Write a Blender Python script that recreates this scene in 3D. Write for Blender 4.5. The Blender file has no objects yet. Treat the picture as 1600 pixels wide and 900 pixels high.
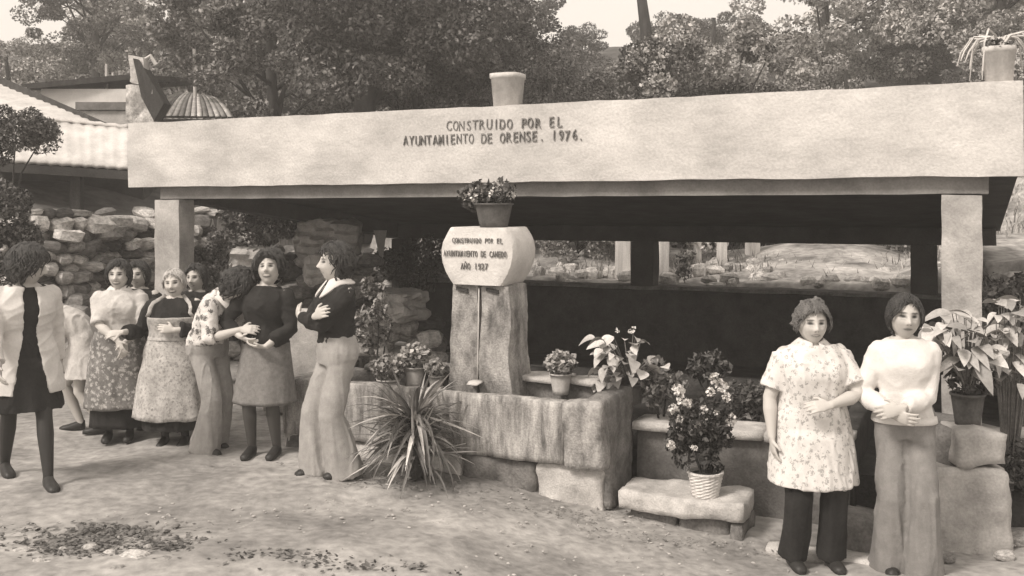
import bpy, math, random
import numpy as np
from mathutils import Vector, Matrix, Euler

# ------------------------------------------------------------------ camera, world, sun
scn = bpy.context.scene
C = scn.collection
F = 1555.0                      # focal length in photo pixels (1600 wide)
CAMZ = 1.9
HORIZ = 329.0
cam_d = bpy.data.cameras.new('camera')
cam_d.sensor_width = 36.0
cam_d.lens = 36.0 * F / 1600.0
cam_d.shift_y = -(450.0 - HORIZ) / 1600.0
cam_d.clip_start = 0.05
cam_d.clip_end = 1000.0
cam = bpy.data.objects.new('camera', cam_d)
cam.location = (0, 0, CAMZ)
cam.rotation_euler = (math.radians(90), 0, 0)
C.objects.link(cam)
scn.camera = cam

SUN_AZ_VEC = Vector((-0.74, -0.62, 0.95)).normalized()     # towards the sun
sun_el = math.asin(SUN_AZ_VEC.z)
sun_rot = math.atan2(SUN_AZ_VEC.x, SUN_AZ_VEC.y)
w = bpy.data.worlds.new('World'); scn.world = w; w.use_nodes = True
nt = w.node_tree; nt.nodes.clear()
sky = nt.nodes.new('ShaderNodeTexSky'); sky.sky_type = 'NISHITA'; sky.sun_disc = False
sky.sun_elevation = sun_el; sky.sun_rotation = sun_rot
sky.air_density = 1.0; sky.dust_density = 4.0
bw = nt.nodes.new('ShaderNodeRGBToBW')
mixn = nt.nodes.new('ShaderNodeMix'); mixn.data_type = 'FLOAT'
mixn.inputs[0].default_value = 0.65                       # mostly an even overcast veil
mixn.inputs[3].default_value = 10.0
tint = nt.nodes.new('ShaderNodeVectorMath'); tint.operation = 'SCALE'
tint.inputs[0].default_value = (1.095, 1.0, 0.90)
bg = nt.nodes.new('ShaderNodeBackground'); bg.inputs['Strength'].default_value = 0.10
wo = nt.nodes.new('ShaderNodeOutputWorld')
nt.links.new(sky.outputs[0], bw.inputs[0])
nt.links.new(bw.outputs[0], mixn.inputs[2])
nt.links.new(mixn.outputs[0], tint.inputs['Scale'])
nt.links.new(tint.outputs[0], bg.inputs['Color'])
nt.links.new(bg.outputs[0], wo.inputs[0])
sd = bpy.data.lights.new('sun', 'SUN'); sd.energy = 2.5; sd.angle = math.radians(12)
sd.color = (1.0, 0.915, 0.83)
so = bpy.data.objects.new('sun', sd); so.location = (-6, -6, 12)
so.rotation_euler = SUN_AZ_VEC.to_track_quat('Z', 'Y').to_euler()
C.objects.link(so)
scn.view_settings.view_transform = 'Standard'
scn.view_settings.look = 'None'
scn.view_settings.exposure = 0.50
scn.view_settings.gamma = 1.0

# ------------------------------------------------------------------ helpers
rng = np.random.default_rng(7)
R = random.Random(5)
TH = math.radians(24.6)
ca, sa = math.cos(TH), math.sin(TH)
PX, PY = 3.60, 7.04            # right front corner of the wash house


def P(px, py, Y):
    return Vector(((px - 800) / F * Y, Y, CAMZ - (py - HORIZ) / F * Y))


def w2l(x, y):
    dx, dy = x - PX, y - PY
    return dx * ca - dy * sa, dx * sa + dy * ca


def l2w(x, y, z=0.0):
    return Vector((PX + x * ca + y * sa, PY - x * sa + y * ca, z))


def sst(a, b, x):
    t = np.clip((x - a) / (b - a), 0, 1)
    return t * t * (3 - 2 * t)


_wav = {}


def wn(p, freq, seed=0, n=9):
    """cheap smooth noise from random sine waves, p (N,3) -> (N,) about -1..1"""
    key = (seed, n)
    if key not in _wav:
        g = np.random.default_rng(seed * 31 + 11)
        k = g.normal(size=(n, 3)); k /= np.linalg.norm(k, axis=1)[:, None]
        k *= g.uniform(0.5, 1.6, n)[:, None]
        _wav[key] = (k, g.uniform(0, 6.28, n))
    k, ph = _wav[key]
    return np.sin((p @ k.T) * freq * 6.283 + ph).sum(1) / (n ** 0.5) / 1.1


def yb_line(xp):
    return np.interp(xp, [-14, -11.4, -9.60, -9.32, -0.6, -0.2, 6], [-7, -3.5, 0.0, 5.2, 5.2, 3.3, 2.6])


def uh_line(xp):
    return np.interp(xp, [-12, -9, -7, -1.2, -0.2, 3], [1.95, 1.75, 0.86, 0.86, 1.35, 1.5])


def GZ(x, y):
    x = np.asarray(x, float); y = np.asarray(y, float)
    low = -0.27 * sst(-1.3, 1.9, x) + 0.05 * sst(-2.6, -4.5, x)
    xp = (x - PX) * ca - (y - PY) * sa
    yp = (x - PX) * sa + (y - PY) * ca
    d = yp - yb_line(xp)
    m = sst(-6.5, -1.0, xp)
    hd = (1 - m) * (y - 20.0) + m * (d - 4.0)
    up = uh_line(xp) + 0.08 * np.clip(d, 0, 3.0) + 0.36 * np.clip(hd, 0, 15.5) + 0.03 * np.clip(hd - 15.5, 0, 30)
    s = sst(0.25, 0.55, d)
    return low * (1 - s) + up * s


def gz(x, y):
    return float(GZ(x, y))


# ---- materials
MATS = {}
TN = (1.0, 0.965, 0.93)


def mat(name, v, var=0.2, scale=6.0, rough=0.9, bump=0.2, fine=60.0, island=0.0, v2=None, kind=None, detail=6,
        stretch=None, spec=0.25, spots=None):
    if name in MATS:
        return MATS[name]
    m = bpy.data.materials.new(name); m.use_nodes = True
    t = m.node_tree; N = t.nodes; L = t.links
    b = N['Principled BSDF']
    b.inputs['Roughness'].default_value = rough
    b.inputs['Specular IOR Level'].default_value = spec
    tc = N.new('ShaderNodeTexCoord')
    co = tc.outputs['Object']
    if stretch:
        mp = N.new('ShaderNodeMapping'); mp.inputs['Scale'].default_value = stretch
        L.new(co, mp.inputs[0]); co = mp.outputs[0]
    n1 = N.new('ShaderNodeTexNoise'); n1.inputs['Scale'].default_value = scale
    n1.inputs['Detail'].default_value = detail; n1.inputs['Roughness'].default_value = 0.65
    L.new(co, n1.inputs['Vector'])
    rp = N.new('ShaderNodeValToRGB')
    lo = v * (1 - var); hi = v * (1 + var) if v2 is None else v2
    rp.color_ramp.elements[0].position = 0.33; rp.color_ramp.elements[1].position = 0.67
    rp.color_ramp.elements[0].color = (lo * TN[0], lo * TN[1], lo * TN[2], 1)
    rp.color_ramp.elements[1].color = (hi * TN[0], hi * TN[1], hi * TN[2], 1)
    L.new(n1.outputs['Fac'], rp.inputs[0])
    col = rp.outputs[0]
    n2 = N.new('ShaderNodeTexNoise'); n2.inputs['Scale'].default_value = fine
    n2.inputs['Detail'].default_value = 3
    L.new(tc.outputs['Object'], n2.inputs['Vector'])

    def mulcol(col, fac_out, a, bb):
        mr = N.new('ShaderNodeMapRange'); mr.inputs[3].default_value = a; mr.inputs[4].default_value = bb
        L.new(fac_out, mr.inputs[0])
        vm = N.new('ShaderNodeVectorMath'); vm.operation = 'SCALE'
        L.new(col, vm.inputs[0]); L.new(mr.outputs[0], vm.inputs['Scale'])
        return vm.outputs[0]
    col = mulcol(col, n2.outputs['Fac'], max(0.0, 1 - var * 1.25), 1 + var * 1.25)
    if island:
        ge = N.new('ShaderNodeNewGeometry')
        col = mulcol(col, ge.outputs['Random Per Island'], 1 - island, 1 + island)
        oi = N.new('ShaderNodeObjectInfo')
        col = mulcol(col, oi.outputs['Random'], 1 - island * 0.45, 1 + island * 0.45)
    if kind == 'objrand':
        oi = N.new('ShaderNodeObjectInfo')
        col = mulcol(col, oi.outputs['Random'], 0.6, 1.35)
    if spots:                                            # printed flowers: (scale, threshold, value)
        vo = N.new('ShaderNodeTexVoronoi'); vo.inputs['Scale'].default_value = spots[0]
        dn = N.new('ShaderNodeTexNoise'); dn.inputs['Scale'].default_value = spots[0] * 2.2
        mxv = N.new('ShaderNodeMix'); mxv.data_type = 'RGBA'; mxv.inputs[0].default_value = 0.05
        L.new(tc.outputs['Object'], mxv.inputs[6]); L.new(dn.outputs['Color'], mxv.inputs[7])
        L.new(mxv.outputs[2], vo.inputs['Vector'])
        mr = N.new('ShaderNodeMapRange'); mr.inputs[1].default_value = spots[1] * 0.75
        mr.inputs[2].default_value = spots[1]; mr.inputs[3].default_value = 1; mr.inputs[4].default_value = 0
        L.new(vo.outputs['Distance'], mr.inputs[0])
        mx = N.new('ShaderNodeMix'); mx.data_type = 'RGBA'
        mx.inputs[7].default_value = (spots[2] * TN[0], spots[2] * TN[1], spots[2] * TN[2], 1)
        L.new(mr.outputs[0], mx.inputs[0]); L.new(col, mx.inputs[6])
        col = mx.outputs[2]
    L.new(col, b.inputs['Base Color'])
    if bump:
        ad = N.new('ShaderNodeMath'); ad.operation = 'MULTIPLY_ADD'; ad.inputs[1].default_value = 0.35
        L.new(n2.outputs['Fac'], ad.inputs[0]); L.new(n1.outputs['Fac'], ad.inputs[2])
        bp = N.new('ShaderNodeBump'); bp.inputs['Strength'].default_value = bump
        bp.inputs['Distance'].default_value = 0.03
        L.new(ad.outputs[0], bp.inputs['Height']); L.new(bp.outputs[0], b.inputs['Normal'])
    MATS[name] = m
    return m


def paint_mat(name='skin'):
    m = bpy.data.materials.new(name); m.use_nodes = True
    t = m.node_tree; N = t.nodes; L = t.links
    b = N['Principled BSDF']; b.inputs['Roughness'].default_value = 0.6
    b.inputs['Specular IOR Level'].default_value = 0.3
    a = N.new('ShaderNodeAttribute'); a.attribute_name = 'paint'
    L.new(a.outputs['Color'], b.inputs['Base Color'])
    n = N.new('ShaderNodeTexNoise'); n.inputs['Scale'].default_value = 90
    tc = N.new('ShaderNodeTexCoord'); L.new(tc.outputs['Object'], n.inputs['Vector'])
    bp = N.new('ShaderNodeBump'); bp.inputs['Strength'].default_value = 0.1; bp.inputs['Distance'].default_value = 0.004
    L.new(n.outputs['Fac'], bp.inputs['Height']); L.new(bp.outputs[0], b.inputs['Normal'])
    return m


# ---- mesh builder
class MB:
    def __init__(s):
        s.v = []; s.f = []; s.n = 0

    def add(s, verts, faces):
        verts = np.asarray(verts, float).reshape(-1, 3)
        s.v.append(verts)
        s.f.extend([tuple(i + s.n for i in f) for f in faces])
        s.n += len(verts)
        return s

    def verts(s):
        return np.concatenate(s.v) if s.v else np.zeros((0, 3))

    def box(s, x0, x1, y0, y1, z0, z1, bev=0.0):
        if bev <= 0:
            vs = [(x, y, z) for z in (z0, z1) for y in (y0, y1) for x in (x0, x1)]
            return s.add(vs, [(0, 2, 3, 1), (4, 5, 7, 6), (0, 1, 5, 4), (2, 6, 7, 3), (0, 4, 6, 2), (1, 3, 7, 5)])
        b = bev; vs = []; idx = {}
        for ix, X in enumerate((x0, x1)):
            for iy, Y in enumerate((y0, y1)):
                for iz, Z in enumerate((z0, z1)):
                    sx = 1 if ix == 0 else -1; sy = 1 if iy == 0 else -1; sz = 1 if iz == 0 else -1
                    for ax in range(3):
                        p = [X + sx * b, Y + sy * b, Z + sz * b]
                        p[ax] = (X, Y, Z)[ax]
                        idx[(ix, iy, iz, ax)] = len(vs); vs.append(p)
        fs = []
        I = idx
        for i in (0, 1):
            q = [I[(i, 0, 0, 0)], I[(i, 1, 0, 0)], I[(i, 1, 1, 0)], I[(i, 0, 1, 0)]]; fs.append(q if i else q[::-1])
            q = [I[(0, i, 0, 1)], I[(1, i, 0, 1)], I[(1, i, 1, 1)], I[(0, i, 1, 1)]]; fs.append(q[::-1] if i else q)
            q = [I[(0, 0, i, 2)], I[(1, 0, i, 2)], I[(1, 1, i, 2)], I[(0, 1, i, 2)]]; fs.append(q if i else q[::-1])
        for a in (0, 1):
            for c in (0, 1):
                fs.append((I[(0, a, c, 1)], I[(1, a, c, 1)], I[(1, a, c, 2)], I[(0, a, c, 2)]))
                fs.append((I[(a, 0, c, 0)], I[(a, 1, c, 0)], I[(a, 1, c, 2)], I[(a, 0, c, 2)]))
                fs.append((I[(a, c, 0, 0)], I[(a, c, 1, 0)], I[(a, c, 1, 1)], I[(a, c, 0, 1)]))
        for a in (0, 1):
            for c in (0, 1):
                for d in (0, 1):
                    fs.append((I[(a, c, d, 0)], I[(a, c, d, 1)], I[(a, c, d, 2)]))
        return s.add(vs, fs)

    def loft(s, rings, caps=True, closed=True):
        """rings: list of (n,3) arrays"""
        n = len(rings[0]); m = len(rings)
        vs = np.concatenate([np.asarray(r, float) for r in rings])
        fs = []
        for i in range(m - 1):
            for j in range(n if closed else n - 1):
                k = (j + 1) % n
                fs.append((i * n + j, i * n + k, (i + 1) * n + k, (i + 1) * n + j))
        if caps:
            c0 = len(vs); vs = np.vstack([vs, np.mean(rings[0], 0), np.mean(rings[-1], 0)])
            for j in range(n):
                k = (j + 1) % n
                fs.append((c0, k, j)); fs.append((c0 + 1, (m - 1) * n + j, (m - 1) * n + k))
        return s.add(vs, fs)

    def tube(s, pts, rad, seg=8, flat=1.0, up=None, caps=True):
        pts = [Vector(p) for p in pts]
        rings = []
        prev = None
        for i, p in enumerate(pts):
            a = pts[max(i - 1, 0)]; b = pts[min(i + 1, len(pts) - 1)]
            d = (b - a)
            d = d.normalized() if d.length > 1e-9 else Vector((0, 0, 1))
            if prev is None:
                u = Vector(up) if up is not None else (Vector((1, 0, 0)) if abs(d.x) < 0.8 else Vector((0, 1, 0)))
            else:
                u = prev
            u = (u - d * u.dot(d)).normalized(); prev = u
            v = d.cross(u)
            r = rad[i] if hasattr(rad, '__len__') else rad
            if hasattr(r, '__len__'):
                rx, ry = r
            else:
                rx, ry = r, r * flat
            rings.append(np.array([p + u * (rx * math.cos(t)) + v * (ry * math.sin(t))
                                   for t in [2 * math.pi * k / seg for k in range(seg)]]))
        return s.loft(rings, caps)

    def ell(s, c, r, rot=None, nu=16, nv=10, fn=None):
        vs = []
        for i in range(nv + 1):
            ph = math.pi * i / nv
            for j in range(nu):
                t = 2 * math.pi * j / nu
                vs.append((math.sin(ph) * math.cos(t), math.sin(ph) * math.sin(t), math.cos(ph)))
        vs = np.array(vs)
        if fn is not None:
            vs = fn(vs)
        vs = vs * np.array(r)
        if rot is not None:
            vs = vs @ np.array(rot).T
        vs = vs + np.array(c)
        fs = []
        for i in range(nv):
            for j in range(nu):
                k = (j + 1) % nu
                if i == 0:
                    fs.append((j, (i + 1) * nu + j, (i + 1) * nu + k))
                elif i == nv - 1:
                    fs.append((i * nu + j, (i + 1) * nu + j, i * nu + k))
                else:
                    fs.append((i * nu + j, (i + 1) * nu + j, (i + 1) * nu + k, i * nu + k))
        return s.add(vs, fs)

    def grid(s, pts, nu, nv):
        fs = []
        for i in range(nv - 1):
            for j in range(nu - 1):
                a = i * nu + j
                fs.append((a, a + 1, a + nu + 1, a + nu))
        return s.add(pts, fs)


def mesh_from(name, mb, material=None, smooth=False):
    me = bpy.data.meshes.new(name)
    me.from_pydata(mb.verts().tolist(), [], mb.f)
    if smooth:
        me.polygons.foreach_set('use_smooth', [True] * len(me.polygons))
    if material:
        me.materials.append(material)
    me.update()
    if smooth == 'sharp':
        me.set_sharp_from_angle(angle=math.radians(38))
    return me


def fast_mesh(name, verts, nper, material=None, smooth=False):
    """verts (N*nper,3): N separate polygons of nper vertices"""
    n = len(verts) // nper
    me = bpy.data.meshes.new(name)
    me.vertices.add(len(verts)); me.vertices.foreach_set('co', np.asarray(verts, np.float32).ravel())
    me.loops.add(len(verts)); me.loops.foreach_set('vertex_index', np.arange(len(verts), dtype=np.int32))
    me.polygons.add(n)
    me.polygons.foreach_set('loop_start', np.arange(0, n * nper, nper, dtype=np.int32))
    if smooth:
        me.polygons.foreach_set('use_smooth', [True] * n)
    me.update(calc_edges=True); me.validate()
    if material:
        me.materials.append(material)
    return me


def link(name, me, parent=None, loc=None, rot=None, scale=None):
    o = bpy.data.objects.new(name, me)
    C.objects.link(o)
    if parent is not None:
        o.parent = parent
    if loc is not None: o.location = loc
    if rot is not None: o.rotation_euler = rot
    if scale is not None: o.scale = scale
    return o


def part(name, mb, m, parent, smooth=False):
    return link(name, mesh_from(name, mb, m, smooth), parent)


def tag(o, label=None, cat=None, group=None, kind=None):
    if label: o['label'] = label
    if cat: o['category'] = cat
    if group: o['group'] = group
    if kind: o['kind'] = kind
    return o


def thing(name, label, cat, loc=(0, 0, 0), rz=0.0, group=None):
    o = bpy.data.objects.new(name, None); C.objects.link(o)
    o.empty_display_size = 0.2
    o.location = loc; o.rotation_euler = (0, 0, rz)
    return tag(o, label, cat, group)


def copy_tree(o, parent=None):
    c = o.copy(); C.objects.link(c)
    if parent is not None:
        c.parent = parent
    for ch in [k for k in bpy.data.objects if k.parent == o]:
        copy_tree(ch, c)
    return c


def rough_up(mb, amp, freq, seed):
    v = mb.verts()
    n = np.stack([wn(v, freq, seed), wn(v, freq, seed + 1), wn(v, freq, seed + 2)], 1)
    mb.v = [v + n * amp]
    return mb


def subdiv_box(x0, x1, y0, y1, z0, z1, step, amp=0.0, freq=4.0, seed=1, rnd=0.0, bow=None):
    """box whose faces are gridded (welded) so it can be weathered: rounded corners + noise"""
    mb = MB()
    nx, ny, nz = [max(1, int(round(d / step))) for d in (x1 - x0, y1 - y0, z1 - z0)]
    idx = {}; vs = []

    def vid(i, j, k):
        if (i, j, k) not in idx:
            idx[(i, j, k)] = len(vs)
            vs.append((x0 + (x1 - x0) * i / nx, y0 + (y1 - y0) * j / ny, z0 + (z1 - z0) * k / nz))
        return idx[(i, j, k)]
    fs = []
    for i in range(nx):
        for j in range(ny):
            fs.append((vid(i, j, 0), vid(i, j + 1, 0), vid(i + 1, j + 1, 0), vid(i + 1, j, 0)))
            fs.append((vid(i, j, nz), vid(i + 1, j, nz), vid(i + 1, j + 1, nz), vid(i, j + 1, nz)))
    for i in range(nx):
        for k in range(nz):
            fs.append((vid(i, 0, k), vid(i + 1, 0, k), vid(i + 1, 0, k + 1), vid(i, 0, k + 1)))
            fs.append((vid(i, ny, k), vid(i, ny, k + 1), vid(i + 1, ny, k + 1), vid(i + 1, ny, k)))
    for j in range(ny):
        for k in range(nz):
            fs.append((vid(0, j, k), vid(0, j, k + 1), vid(0, j + 1, k + 1), vid(0, j + 1, k)))
            fs.append((vid(nx, j, k), vid(nx, j + 1, k), vid(nx, j + 1, k + 1), vid(nx, j, k + 1)))
    v = np.array(vs)
    if rnd > 0:
        lo = np.array([x0, y0, z0]) + rnd; hi = np.array([x1, y1, z1]) - rnd
        q = np.clip(v, lo, hi); d = v - q
        l = np.linalg.norm(d, axis=1)[:, None]
        v = np.where(l > rnd, q + d / np.maximum(l, 1e-9) * rnd, v)
    if amp > 0:
        v = v + np.stack([wn(v, freq, seed), wn(v, freq, seed + 1), wn(v, freq, seed + 2)], 1) * amp
        v = v + np.stack([wn(v, freq * 4, seed + 3), wn(v, freq * 4, seed + 4), wn(v, freq * 4, seed + 5)], 1) * amp * 0.35
    if bow is not None:
        v = bow(v)
    return mb.add(v, fs)


# ---- material set (base colours, some carrying shade, greyscale print)
M_ground = mat('dirt_ground', 0.29, 0.5, 0.75, bump=0.9, fine=14, detail=12)
M_conc = mat('fascia_concrete', 0.47, 0.2, 1.5, bump=0.4, fine=45, v2=0.66, stretch=(0.8, 1, 1.6), detail=10)
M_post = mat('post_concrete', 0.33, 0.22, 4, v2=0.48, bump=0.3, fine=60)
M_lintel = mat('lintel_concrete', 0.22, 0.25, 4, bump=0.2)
M_dark = mat('shade_dark_concrete', 0.055, 0.4, 3, bump=0.3)  # near-black colour stands in for the shade under the roofs
M_shadestone = mat('shade_dark_stone', 0.05, 0.5, 5, bump=0.5)  # near-black colour carries the shade inside the wash house
M_granite = mat('pale_granite', 0.46, 0.28, 7, bump=0.5, fine=90)
M_streak = mat('streaked_granite', 0.17, 0.4, 4.5, bump=0.5, fine=90, v2=0.50, stretch=(3.2, 3.2, 0.6), detail=12)
M_column = mat('stained_granite', 0.16, 0.4, 5, bump=0.6, fine=70, v2=0.48, stretch=(1.5, 1.5, 0.8), detail=12)
M_dkgranite = mat('dark_granite', 0.17, 0.4, 8, bump=0.6, fine=60)
M_wallst = mat('weathered_wall', 0.15, 0.35, 5, bump=0.5)
M_rubble = mat('rubble_stone', 0.42, 0.45, 6, bump=0.6, fine=50, kind='objrand')
M_rubbled = mat('dark_rubble_stone', 0.13, 0.4, 6, bump=0.6, fine=50, kind='objrand')
M_letter = mat('lettering_paint', 0.17, 0.6, 25, bump=0.0)
M_water = mat('dark_water', 0.03, 0.1, 3, rough=0.08, bump=0.05, spec=0.5)
M_roof = mat('whitewashed_roof', 0.52, 0.2, 3, bump=0.2)
M_tile = mat('weathered_tiles', 0.36, 0.35, 6, bump=0.4, kind='objrand')
M_bark = mat('bark', 0.045, 0.4, 12, bump=0.8, stretch=(1, 1, 0.25))
M_leafd = mat('dark_foliage', 0.09, 0.6, 1.0, rough=0.6, bump=0, island=0.75)
M_leafm = mat('foliage', 0.14, 0.6, 1.0, rough=0.55, bump=0, island=0.7)
M_leafl = mat('pale_foliage', 0.24, 0.5, 1.0, rough=0.6, bump=0, island=0.6)
M_hazeleaf = mat('haze_pale_foliage', 0.34, 0.45, 1.0, rough=0.6, bump=0, island=0.5)  # leaf tone raised to carry the hazy slope and offset self-shadow
M_big = mat('broad_leaf', 0.22, 0.2, 9, rough=0.5, bump=0.3, kind='objrand')
M_bigl = mat('pale_broad_leaf', 0.42, 0.2, 9, rough=0.5, bump=0.3, kind='objrand')
M_blade = mat('sword_leaf', 0.15, 0.3, 9, rough=0.5, bump=0.1, kind='objrand')
M_bladel = mat('dry_sword_leaf', 0.48, 0.2, 9, rough=0.6, bump=0.1, kind='objrand')
M_petal = mat('pale_petals', 0.62, 0.15, 20, bump=0, island=0.25)
M_pot = mat('pale_pot', 0.50, 0.15, 8, bump=0.2)
M_potd = mat('dark_pot', 0.09, 0.3, 8, bump=0.2)
M_basket = mat('white_wicker', 0.62, 0.12, 30, bump=0.3)
M_soil = mat('soil', 0.03, 0.3, 20, bump=0.5)
M_wood = mat('pale_wood', 0.55, 0.2, 8, bump=0.2, stretch=(3, 3, 0.3))
M_wire = mat('galvanised_wire', 0.3, 0.1, 8, rough=0.5, bump=0)
M_twig = mat('dry_twigs', 0.3, 0.3, 10, bump=0)
# ------------------------------------------------------------------ ground and hillside
def make_ground():
    def axis(lo, hi, mid0, mid1, fine, coarse_n):
        a = lo + (mid0 - lo) * (1 - (1 - np.linspace(0, 1, coarse_n)) ** 2)[:-1]
        b = np.arange(mid0, mid1, fine)
        c = mid1 + (hi - mid1) * np.linspace(0, 1, coarse_n) ** 2
        return np.concatenate([a, b, c])
    xs = axis(-60, 60, -7.5, 6.5, 0.06, 36)
    ys = axis(-30, 75, 3.6, 15.5, 0.06, 40)
    gx, gy = np.meshgrid(xs, ys)
    z = GZ(gx, gy)
    p = np.stack([gx.ravel(), gy.ravel(), np.zeros(gx.size)], 1)
    rip = wn(p, 0.55, 3) * 0.024 + wn(p, 1.9, 4) * 0.010 + wn(p, 5, 5, 16) * 0.0045
    xp = (p[:, 0] - PX) * ca - (p[:, 1] - PY) * sa
    yp = (p[:, 0] - PX) * sa + (p[:, 1] - PY) * ca
    far = sst(0, 3, yp - yb_line(xp))
    z = z.ravel() + rip * (1 - far) + far * wn(p, 0.16, 6) * 0.25
    v = np.stack([p[:, 0], p[:, 1], z], 1)
    mb = MB(); mb.grid(v, len(xs), len(ys))
    o = link('ground', mesh_from('ground', mb, M_ground, True))
    tag(o, kind='structure')
    # separate colour for the vegetated bank: second slot by face
    o.data.materials.append(mat('bank_earth', 0.20, 0.5, 1.6, bump=0.8, fine=12, v2=0.48))
    me = o.data
    c = np.zeros(len(me.polygons) * 3); me.polygons.foreach_get('center', c); c = c.reshape(-1, 3)
    xp = (c[:, 0] - PX) * ca - (c[:, 1] - PY) * sa; yp = (c[:, 0] - PX) * sa + (c[:, 1] - PY) * ca
    o.data.materials.append(mat('hill_scrub', 0.075, 0.5, 1.2, bump=0.8, fine=9, v2=0.15))
    mi = ((yp - yb_line(xp)) > 0.2).astype(np.int32) + ((yp > 9.5) | ((xp < -9.4) & (yp > yb_line(xp) + 1.0))).astype(np.int32)
    mi = np.minimum(mi, 2)
    me.polygons.foreach_set('material_index', mi)


make_ground()


def stone_variant(name, seed, m, rough=0.24):
    mb = MB()
    g = np.random.default_rng(seed)

    def fn(v):
        s = np.sign(v) * np.abs(v) ** g.uniform(0.5, 1.0)
        return s * (1 + rough * wn(v, 0.45, seed)[:, None]) + 0.04 * wn(v, 1.4, seed + 1)[:, None] * v
    mb.ell((0, 0, 0), (0.54, 0.54, 0.54), nu=7, nv=5, fn=fn)
    return mesh_from(name, mb, m, False)


STV = [stone_variant('stone', 100 + i, M_rubble) for i in range(7)]
STD = [stone_variant('stone', 200 + i, M_rubbled) for i in range(5)]


def rubble_wall(label, pts, z0f, z1f, size, jitter, seed, dark=0.2, name='rubble_wall', depth=0.35, base_h=0, cap=280):
    """dry stone wall along world polyline, courses of separate stones"""
    r = random.Random(seed)
    x0, y0 = pts[0]
    root = thing(name, label, 'wall', (x0, y0, z0f(0)))
    L = [0]
    for a, b in zip(pts, pts[1:]):
        L.append(L[-1] + math.dist(a, b))
    tot = L[-1]; n = 0
    z = 0.0
    row = 0
    while True:
        sz_ = size * (1.8 if z < base_h else 1.0)
        hrow = sz_ * r.uniform(0.42, 0.7)
        if z > max(z1f(t) - z0f(t) for t in (0, 0.5, 1)) or n >= cap: break
        s = -r.uniform(0, sz_)
        while s < tot and n < cap:
            wd = sz_ * r.uniform(0.6, 1.35)
            sc = min(max(s + wd / 2, 0), tot)
            t = sc / tot
            for i in range(len(pts) - 1):
                if sc <= L[i + 1] + 1e-9: break
            u = (sc - L[i]) / max(L[i + 1] - L[i], 1e-6)
            a, b = pts[i], pts[i + 1]
            wx, wy = a[0] + (b[0] - a[0]) * u, a[1] + (b[1] - a[1]) * u
            ang = math.atan2(b[1] - a[1], b[0] - a[0])
            zz = z0f(t) + z + hrow / 2
            if zz < z1f(t) + r.uniform(-0.1, 0.05):
                off = r.uniform(-jitter, jitter) + 0.12 * z
                nx, ny = -math.sin(ang), math.cos(ang)
                me = r.choice(STD) if r.random() < dark else r.choice(STV)
                o = link('stone', me, root)
                o.location = (wx + nx * off - x0, wy + ny * off - y0, zz - z0f(0))
                o.scale = (wd * 1.03, depth * r.uniform(0.8, 1.3), hrow * r.uniform(0.95, 1.2))
                o.rotation_euler = (r.uniform(-0.3, 0.3), r.uniform(-0.22, 0.22), ang + r.uniform(-0.5, 0.5))
                n += 1
            s += wd
        z += hrow * 0.93; row += 1
    return root


# left retaining wall (behind the people) and the one running back along the wash house's open side
A = l2w(-10.9, -2.7); B = l2w(-9.25, 0.1); Cc = l2w(-8.95, 5.3); D = l2w(-6.8, 5.35)
rubble_wall('tall dry stone bank wall behind the group of women at the left', [(A.x, A.y), (B.x, B.y), (B.x * .6 + Cc.x * .4, B.y * .6 + Cc.y * .4)],
            lambda t: 0.0, lambda t: 2.0 - 0.1 * t, 0.225, 0.13, 3, dark=0.42, cap=299, base_h=.62)
rubble_wall('lower tumbled stone wall seen through the open left side of the wash house',
            [(B.x * .6 + Cc.x * .4 + .1, B.y * .6 + Cc.y * .4), (Cc.x, Cc.y), (D.x, D.y)],
            lambda t: 0.0, lambda t: 1.55 - 0.5 * t, 0.26, 0.12, 4, dark=0.35, cap=299, base_h=.5)
E1 = l2w(0.15, 3.35); E2 = l2w(3.5, 2.9)
rubble_wall('stone bank wall under the wire fence at the right', [(E1.x, E1.y), (E2.x, E2.y)],
            lambda t: -0.27, lambda t: 1.25, 0.34, 0.04, 5, dark=0.35, cap=120)
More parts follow.
